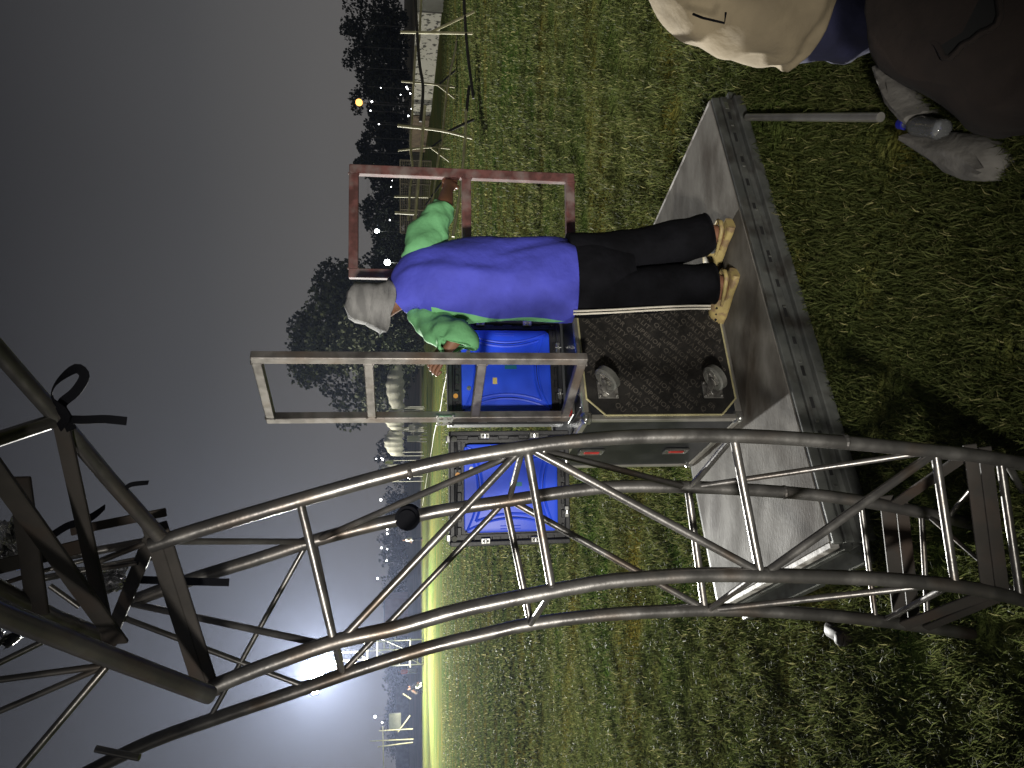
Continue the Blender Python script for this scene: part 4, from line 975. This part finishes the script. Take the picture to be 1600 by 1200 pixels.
def hedge(y0, y1, Y, h, label, seed, m='leafdark', n=5200, z0=.9):
    a, b_ = Vector(base(0, y0, Y, z0)), Vector(base(0, y1, Y, z0)); L_ = (b_ - a).length; g = random.Random(seed); k = int(L_ / 1.1); cl = []
    for i in range(k):
        for z in (.25, .65): cl.append((a.lerp(b_, (i + g.random()) / k) + Vector((0, g.uniform(-.6, .6), h * z * g.uniform(.8, 1.2))), h * g.uniform(.26, .42)))
    mb = MB(); leaves(g, mb, cl, n, .38); tag(mb.build('hedge', M[m]), label, 'hedge', 'hedges along the field')
hedge(-25, 130, 83, 4.6, 'long dark hedge behind the white wall', 1); hedge(130, 268, 86, 4.4, 'long dark hedge under the orange lamp', 2); hedge(262, 440, 88, 4.0, 'long dark hedge behind the bamboo rails and red frame', 3)
hedge(690, 930, 128, 2.6, 'low far hedge beyond the canopies and the pink hut', 4, n=2600); hedge(985, 1230, 128, 2.8, 'low far hedge behind the scaffold tower', 5, n=2600)

# whitewashed wall and grey wall
def wall_between(A, B, h, th, m, name, label, group=None, z0=0.0):
    A, B = Vector(A), Vector(B); d = (B - A).normalized(); n_ = Vector((-d.y, d.x, 0)); mb = MB()
    mb.box((A + B) / 2 + Zv * (h / 2 + z0), ((B - A).length, th, h), (d, n_, Zv), .01); mb.box((A + B) / 2 + Zv * (h + .02 + z0), ((B - A).length + .02, th + .05, .05), (d, n_, Zv), .008)
    return tag(mb.build(name, m, origin=tuple((A + B) / 2)), label, 'wall', group)
w0, w1 = gnd(690, 18), gnd(673, 178)
wall_between(w0, w1, 1.02, .2, M['wall'], 'wall', 'low whitewashed wall with peeling dark patches beyond the bamboo rails')
wall_between(gnd(692, 16), gnd(699, -60), 1.05, .2, M['greyw'], 'wall', 'low grey wall at the right end of the whitewashed wall')
wall_between(gnd(672, 180), gnd(664, 236), 1.0, .18, M['brickwall'], 'wall', 'low brown wall left of the whitewashed wall')
# tall net fence behind the wall
nf = thing('net_fence', base(0, 130, 58, 0), 'tall fence of thin grey poles in front of the dark treeline', 'fence')
for y, xt in ((38, 570), (73, 570), (106, 572), (135, 574), (163, 575), (190, 575), (215, 576), (238, 582), (345, 590)):
    t_ = atY(xt, y, 58); mb = MB(); mb.tube([(t_.x, 58, 0), (t_.x, 58, t_.z)], .022, 6); mb.build('post', M['greyw'], nf)
for x in (575, 610):
    a, b_ = atY(x, 30, 58), atY(x, 345, 58); mb = MB(); mb.tube([a, b_], .008, 4); mb.build('wire', M['greyw'], nf)
# wire mesh panels left of the wall
for i, (y0, y1, Y) in enumerate(((222, 262, 42), (262, 305, 44), (306, 345, 46))):
    A, B = Vector(base(0, y0, Y)), Vector(base(0, y1, Y + 1)); d = (B - A); root = thing('mesh_panel', tuple((A + B) / 2), ('brownish wire mesh panel beside the low brown wall', 'brownish wire mesh panel behind the red frame rail', 'brownish wire mesh panel seen inside the red frame')[i], 'fence panel', 'wire mesh panels')
    f = MB(); P = [A, B, B + Zv * 1.75, A + Zv * 1.75]
    for k in range(4): f.tube([P[k], P[(k + 1) % 4]], .035, 6)
    f.build('panel_frame', M['wire'], root); f = MB()
    for k in range(1, 15): f.tube([A + d * (k / 15), A + d * (k / 15) + Zv * 1.75], .012, 4)
    for k in range(1, 14): f.tube([A + Zv * (k / 8), B + Zv * (k / 8)], .012, 4)
    f.build('wire_mesh', M['wire'], root)

# rails of rough poles
def rail_fence(label, Yf, posts, rails, darks, loc):
    root = thing('rail_fence', loc, label, 'fence', 'fences of rough poles')
    def tubes(lst, nm, rad):
        for pts, m_ in lst:
            mb = MB(); P = [atY(x, y, Yf(y)) for x, y in pts]
            k = [tuple(p) for p in P]; n = max(2, 5 * (len(P) - 1)); Q = [Vector(cr(k, i / n)) for i in range(n + 1)] if len(P) > 2 else P
            mb.tube(Q, rad, 8); mb.build(nm, M[m_], root, smooth=50)
    tubes(posts, 'post', .032); tubes(rails, 'rail', .034); tubes(darks, 'strut', .03)
YN = lambda y: 16.6; YFr = lambda y: 22.5 + (y - 100) * .01
rail_fence('nearer fence of rough pale and dark poles along the grass', YN,
    [([(625.6, 50), (674, 51), (738, 52)], 'bamboo'), ([(621, 196), (690, 204), (738, 216)], 'bamboo'), ([(617, 332), (652, 334)], 'bamboo')],
    [([(648, -40), (650, 20), (655, 95), (661, 138), (657, 190)], 'darkpole'), ([(724, -40), (726, 20), (731, 85), (740, 154)], 'darkpole'), ([(664, 165), (661, 200), (657, 250), (652, 300), (648, 350)], 'bamboo'),
     ([(733, 134), (729, 174)], 'darkpole'), ([(728.5, 172), (727, 215), (723, 265), (716, 320), (708, 370)], 'bamboo')],
    [([(674, 50), (741, 18)], 'bamboo'), ([(699, 206), (741, 186)], 'darkpole')], base(0, 130, 16.6))
rail_fence('farther fence of rough pale poles with slanting struts', YFr,
    [([(627, 127), (672, 131), (717, 137)], 'bamboo'), ([(622, 235), (672, 230), (703, 232)], 'bamboo'), ([(616, 307), (674, 308)], 'bamboo')],
    [([(659, -30), (655, 60), (650, 75)], 'bamboo'), ([(650, 72), (646, 130), (644, 182)], 'bamboo'), ([(644, 180), (641, 225), (644, 262), (640, 300), (638, 345)], 'bamboo'),
     ([(722, -30), (718, 20), (713, 70), (703, 115), (698, 145), (693, 200), (690, 228)], 'bamboo'), ([(688, 225), (684, 255), (678, 300), (672, 330)], 'bamboo')],
    [([(687, 131), (714, 108)], 'darkpole'), ([(683, 132), (715, 157)], 'bamboo'), ([(674, 230), (690, 218)], 'darkpole'), ([(675, 232), (702, 252)], 'bamboo'), ([(665, 320), (690, 285)], 'darkpole')], base(0, 180, 22.5))

# canopies and stacked chairs
def canopy(y0, y1, Y, zt, zb, label):
    A, B = Vector(base(0, y0, Y)), Vector(base(0, y1, Y)); W = (B - A).length; root = thing('canopy', tuple((A + B) / 2), label, 'tent', 'white canopies')
    d = (B - A).normalized(); mb = MB(); rows = []
    for j in range(9):
        v = j / 8; row = []
        for i in range(17):
            u = i / 16; sag = math.sin(math.pi * u); top = zb + (zt - zb) * (1 - (2 * v - 1) ** 2) ** .5 * (.55 + .45 * sag)
            row.append(A + d * (W * u) + Vector((0, v * 3.2, top + .04 * math.sin(u * 31))))
        rows.append(row)
    low = [p + Vector((0, -.02, -.42 + .10 * math.sin(i * 1.57))) for i, p in enumerate(rows[0])]
    mb.loft([low] + rows, caps=False, closed=False); mb.build('roof_cloth', M['tent'], root, smooth=70)
    for u in (0.02, .98):
        for v in (0.05, 3.1): q = MB(); p = A + d * (W * u) + Vector((0, v, 0)); q.tube([p, p + Zv * zb], .03, 6); q.build('pole', M['white'], root)
canopy(566, 642, 55, 2.85, 1.95, 'white canopy with rounded end seen inside the tall frame'); canopy(644, 678, 56, 3.0, 2.0, 'narrow white canopy beside the stacked chairs')
canopy(679, 722, 57, 3.05, 2.0, 'white canopy left of the stacked chairs'); canopy(735, 765, 58, 3.5, 2.4, 'white canopy half hidden by the truss tube')
def chair():
    mb = MB()
    mb.box((0, 0, .44), (.44, .44, .03), None, .01); mb.box((0, .22, .68), (.44, .03, .40), None, .01)
    for sx_ in (-1, 1):
        for sy_ in (-1, 1): mb.tube([(sx_ * .19, sy_ * .19, .43), (sx_ * .23, sy_ * .24, 0)], .022, 6)
        mb.box((sx_ * .24, 0, .64), (.04, .42, .03), None, .008); mb.tube([(sx_ * .24, -.19, .44), (sx_ * .24, -.19, .64)], .018, 6)
    return mb.build('plastic_chair', M['white'], origin=(0, 0, 0))
ch0 = chair(); first = True
for st, (y, Y, n) in enumerate(((664, 50, 2), (675, 50, 5), (690, 50, 6))):
    for k in range(n):
        c = ch0 if first else ch0.copy()
        if not first: C.objects.link(c)
        first = False; p = base(0, y, Y); c.location = (p[0], Y, k * .085); c.rotation_euler = (0, 0, (0.3, -.2, 2.8)[st])
        tag(c, ('white plastic chair in the lowest stack behind the tall frame', 'white plastic chair in the middle stack under the canopies', 'white plastic chair in the tallest stack under the canopies')[st], 'chair', 'stacked white chairs')
ht0 = thing('hut', base(0, 965, 100, 1.1), 'plain pink hut at the far side of the bright grass', 'hut')
A, B = atY(601, 936, 100), atY(601, 995, 100); mb = MB(); mb.box(((A.x + B.x) / 2, 101.5, (A.z + .9) / 2), (abs(A.x - B.x), 3, A.z - .9)); mb.build('wall', M['pink'], ht0)
mb = MB(); mb.box(((A.x + B.x) / 2, 101.5, A.z + .05), (abs(A.x - B.x) + .2, 3.2, .10)); mb.build('roof', M['greyw'], ht0)
wall_between(base(0, 1108, 112, 0), base(0, 1260, 112, 0), 2.6, .3, M['greyw'], 'wall', 'long low grey wall at the far left end of the field')
wall_between(base(0, 478, 68, 0), base(0, 562, 68, 0), 2.2, .3, M['brickwall'], 'wall', 'brown wall under the large bushy tree beside the grey hat')

# scaffold tower with floodlights
T0 = base(0, 1053, 57.4)
tw = thing('scaffold_tower', T0, 'white scaffold tower carrying two lit floodlights across the field', 'scaffold tower')
leg = lambda x, y, Y=57.4: atY(x, y, Y)
for (y, dy) in ((1032, 0), (1047, 0), (1061, 0), (1074, 0)):
    for Y, nm in ((57.4, 0), (59.2, 1)):
        if nm and y in (1047, 1061): continue
        b_ = Vector(base(0, y, Y)); yt = {1032: 1026, 1047: 1040, 1061: 1060, 1074: 1077}[y]; t_ = atY(498 if y != 1032 else 520, yt, Y); mb = MB(); mb.tube([b_, Vector((b_.x, Y, t_.z))], .045, 8); mb.build('upright', M['white'], tw)
def tzz(x): return atY(x, 1053, 57.4).z
xl, xr = base(0, 1074, 57.4)[0], base(0, 1032, 57.4)[0]; xm = base(0, 1061, 57.4)[0]; xm2 = base(0, 1047, 57.4)[0]
for x in (528, 543, 556, 607, 616, 624, 640, 652): mb = MB(); mb.tube([(xl, 57.4, tzz(x)), (xm, 57.4, tzz(x))], .03, 6); mb.build('rung', M['white'], tw)
for x in (600, 609): mb = MB(); mb.tube([(xm2, 57.4, tzz(x)), (xr, 57.4, tzz(x))], .03, 6); mb.build('rung', M['white'], tw)
for x in (574, 589.5, 641): mb = MB(); mb.box(((xl + xr) / 2, 57.3, tzz(x)), (xr - xl + .2, .5, .09)); mb.build('platform', M['white'], tw)
for a, c in (((xl, 57.35, .2), (xm2, 57.35, 2.4)), ((xm, 57.35, 2.5), (xr, 57.35, 4.6)), ((xl, 59.2, .2), (xr, 59.2, 4.2)), ((xl, 59.2, 4.4), (xr, 59.2, 8))):
    mb = MB(); mb.tube([a, c], .028, 6); mb.build('brace', M['white'], tw)
for z in (2.2, 4.4, 6.6, 8.4):
    for x in (xl, xr): mb = MB(); mb.tube([(x, 57.4, z), (x, 59.2, z)], .03, 6); mb.build('brace', M['white'], tw)
def floodlight(x, y, Y, w_, h_, label, rad):
    p = atY(x, y, Y); root = thing('floodlight', (p.x, Y, p.z - h_ / 2), label, 'floodlight', 'lit floodlights on the tower')
    mb = MB(); mb.box((p.x, Y + .12, p.z), (w_ + .12, .16, h_ + .12), None, .03); mb.build('lamp_housing', M['black'], root)
    mb = MB(); mb.tube([(p.x, Y + .02, p.z), (p.x, Y + .05, p.z)], min(w_, h_) * .5, 28); mb.build('lamp_face', M['lampbig'], root)
    mb = MB(); mb.tube([(p.x, Y + .2, p.z - h_ / 2), (p.x, 57.4, p.z - h_ / 2 - .3)], .03, 6); mb.build('bracket', M['greyw'], root)
floodlight(492, 1047, 57.1, 1.5, 1.4, 'large glaring floodlight at the head of the scaffold tower', .5)
floodlight(491, 1079, 57.1, .75, .6, 'smaller floodlight left of the glaring one on the scaffold tower', .25)

# lamps far off
def far_lamp(x, y, Y, r, m, label, group, kind='lamp', post=True):
    p = atY(x, y, Y); root = thing('lamp', (p.x, Y, 0), label, kind, group)
    mb = MB(); mb.ell(p, (r, r, r), None, 10, 8); mb.build('bulb', M[m], root)
    if post: mb = MB(); mb.tube([(p.x, Y + r * .5, 0), (p.x, Y + r * .5, p.z - r * .8)], .03, 5); mb.build('pole', M['greyw'], root)
far_lamp(605, 410, 49, .19, 'lampstar', 'bright white lamp shining just above the shoulder of the person', None)
far_lamp(589, 361, 84, .22, 'lampstar', 'white lamp in the dark trees inside the red frame', None)
far_lamp(561, 160, 76, .36, 'lamporange', 'orange sodium lamp glowing on top of the dark treeline', None)
GL = 'small lights scattered beyond the field'
for (x, y, Y, r) in ((581, 159, 80, .14), (579, 173, 80, .1), (592, 194, 80, .1), (635, 136, 50, .07), (637, 139, 50, .07), (641, 146, 50, .07), (644, 160, 50, .06), (643, 170, 50, .06), (638, 181, 50, .07), (626, 148, 60, .06), (595, 137, 80, .08), (527, 0, 80, .01)):
    if r > .02: far_lamp(x, y, Y, r * .65, 'lampwhite', 'tiny white light in the dark treeline or along the whitewashed wall', GL)
for (x, y, Y, r) in ((609, 344, 80, .09), (611, 292, 80, .08), (613, 282, 80, .06)): far_lamp(x, y, Y, r * .65, 'lampwhite', 'tiny white light in the dark trees seen inside the red frame', GL)
for (x, y, Y, r) in ((596, 716, 120, .14), (598, 718, 120, .22), (588, 717, 120, .12), (595, 781, 110, .26), (605, 827, 110, .2), (605, 834, 110, .2), (596, 856, 110, .2), (605, 858, 110, .15), (604, 876, 110, .18), (590, 904, 110, .2)):
    far_lamp(x, y, Y, r * .65, 'lampwhite', 'small white light above the far horizon between the canopies and the pink hut', GL)
for (x, y, Y, r) in ((586, 1120, 118, .30), (597, 1129, 118, .2)): far_lamp(x, y, Y, r * .65, 'lampwhite', 'white light above the far horizon left of the scaffold tower', GL)
mb = MB(); mb.box(tuple(atY(620, 497, 67)), (.9, .1, 1.1)); tag(mb.build('lit_window', M['lampwarm'], origin=tuple(atY(620, 497, 67))), 'small warm lit window by the cheek of the person', 'window')

# workers far off
def worker(loc, h, shirt, legs, label, bend=0.0, rz=0.0):
    root = thing('person', loc, label, 'person'); o = Vector(loc); k = h / 1.75; rot = Matrix.Rotation(rz, 3, 'Z')
    def q(x, y, z): return tuple(o + rot @ Vector((x * k, y * k, z * k)))
    hipz = .92 - .45 * bend; fw = .45 * bend; V = []; Ed = []; Ra = []
    def J(p, r, fr=None):
        V.append(p); Ra.append(r * k)
        if fr is not None: Ed.append((fr, len(V) - 1))
        return len(V) - 1
    a = J(q(0, 0, hipz), .12); b = J(q(0, fw * .5, hipz + .3 - .05 * bend), .12, a); c = J(q(0, fw, hipz + .52 - .15 * bend), .11, b); d = J(q(0, fw * 1.15, hipz + .62 - .15 * bend), .05, c); e_ = J(q(0, fw * 1.3, hipz + .74 - .15 * bend), .09, d); J(q(0, fw * 1.35, hipz + .82 - .15 * bend), .07, e_)
    for s in (-1, 1):
        kn = J(q(s * .12, .32 * bend, .48 - .02 * bend), .06, a); an = J(q(s * .13, -.02, .08), .042, kn); J(q(s * .14, .14, .04), .04, an)
        el = J(q(s * .26, fw + .05 + .15 * bend, hipz + .25 - .2 * bend), .04, c); ha = J(q(s * .24, fw + .18 + .2 * bend, hipz + .08 - .25 * bend), .03, el)
        for f in range(4): J(q(s * .24 + (f - 1.5) * .02, fw + .25 + .2 * bend, hipz + .03 - .25 * bend), .010, ha)
        J(q(s * .19, fw + .20 + .2 * bend, hipz + .05 - .25 * bend), .011, ha)
    skin('body', V, Ed, Ra, M['skin'], root, root=a, sub=1)
    mb = MB(); sweep(mb, [(q(0, 0, hipz - .06), .19 * k, .15 * k), (q(0, fw * .5, hipz + .28), .2 * k, .15 * k), (q(0, fw, hipz + .50 - .15 * bend), .2 * k, .13 * k), (q(0, fw * 1.1, hipz + .58 - .15 * bend), .09 * k, .08 * k)], rot @ Vector((1, 0, 0)), 12, 14)
    mb.build('shirt', M[shirt], root, smooth=70); mb = MB()
    for s in (-1, 1): sweep(mb, [(q(s * .09, 0, hipz + .02), .11 * k, .12 * k), (q(s * .12, .32 * bend, .48 - .02 * bend), .085 * k, .09 * k), (q(s * .13, -.02, .10), .075 * k, .075 * k)], rot @ Vector((1, 0, 0)), 10, 10)
    mb.build('trousers', M[legs], root, smooth=70)
worker(base(0, 1085, 66, .3), 1.75, 'vest', 'white', 'far worker in an orange vest and pale trousers beside the scaffold tower', 0, .4)
worker(base(0, 1108, 60), 1.7, 'trousers', 'white', 'far worker in dark shirt bending over poles on the grass', .8, 1.2)
worker(base(0, 1122, 60.5), 1.7, 'brickwall', 'trousers', 'far worker in brown shirt crouching at the left of the bent one', .9, -1.0)
worker(base(0, 862, 60), 1.7, 'white', 'trousers', 'far walker in a white shirt on the bright grass right of the pink hut', .1, 2)
for i, (pts, lb) in enumerate((([(592, 1142), (645, 1139)], 'thin pole leaning upright nearest the crouching workers'), ([(578, 1158), (646, 1155)], 'tallest of the thin poles left of the workers'), ([(590, 1167), (645, 1160)], 'leftmost of the thin upright poles'),
        ([(598, 1135), (600, 1230)], 'level pole tied across the upright poles'), ([(641, 1118), (622, 1144)], 'slanting pole held by the workers'), ([(630, 1084), (642, 1092)], 'short slanting pole on the grass by the orange vest'))):
    mb = MB(); mb.tube([atY(x, y, 60) for x, y in pts], .05, 6); tag(mb.build('pole', M['bamboo']), lb, 'pole', 'poles put up by the workers')
mb = MB(); mb.box(tuple(atY(617, 1127, 61.5)), (1.3, .3, 1.0), None, .05); tag(mb.build('equipment_box', M['white']), 'pale box standing behind the crouching workers', 'box')
rp = [gnd(x, y, .012) for x, y in ((700, 560), (697, 590), (692, 615), (688, 640), (684, 655), (678, 680), (675, 700), (668, 740), (660, 790))]
k = [tuple(p) for p in rp]; mb = MB(); mb.tube([Vector(cr(k, i / 48)) for i in range(49)], .014, 6); tag(mb.build('rope', M['white']), 'thin white rope lying across the far grass', 'rope')
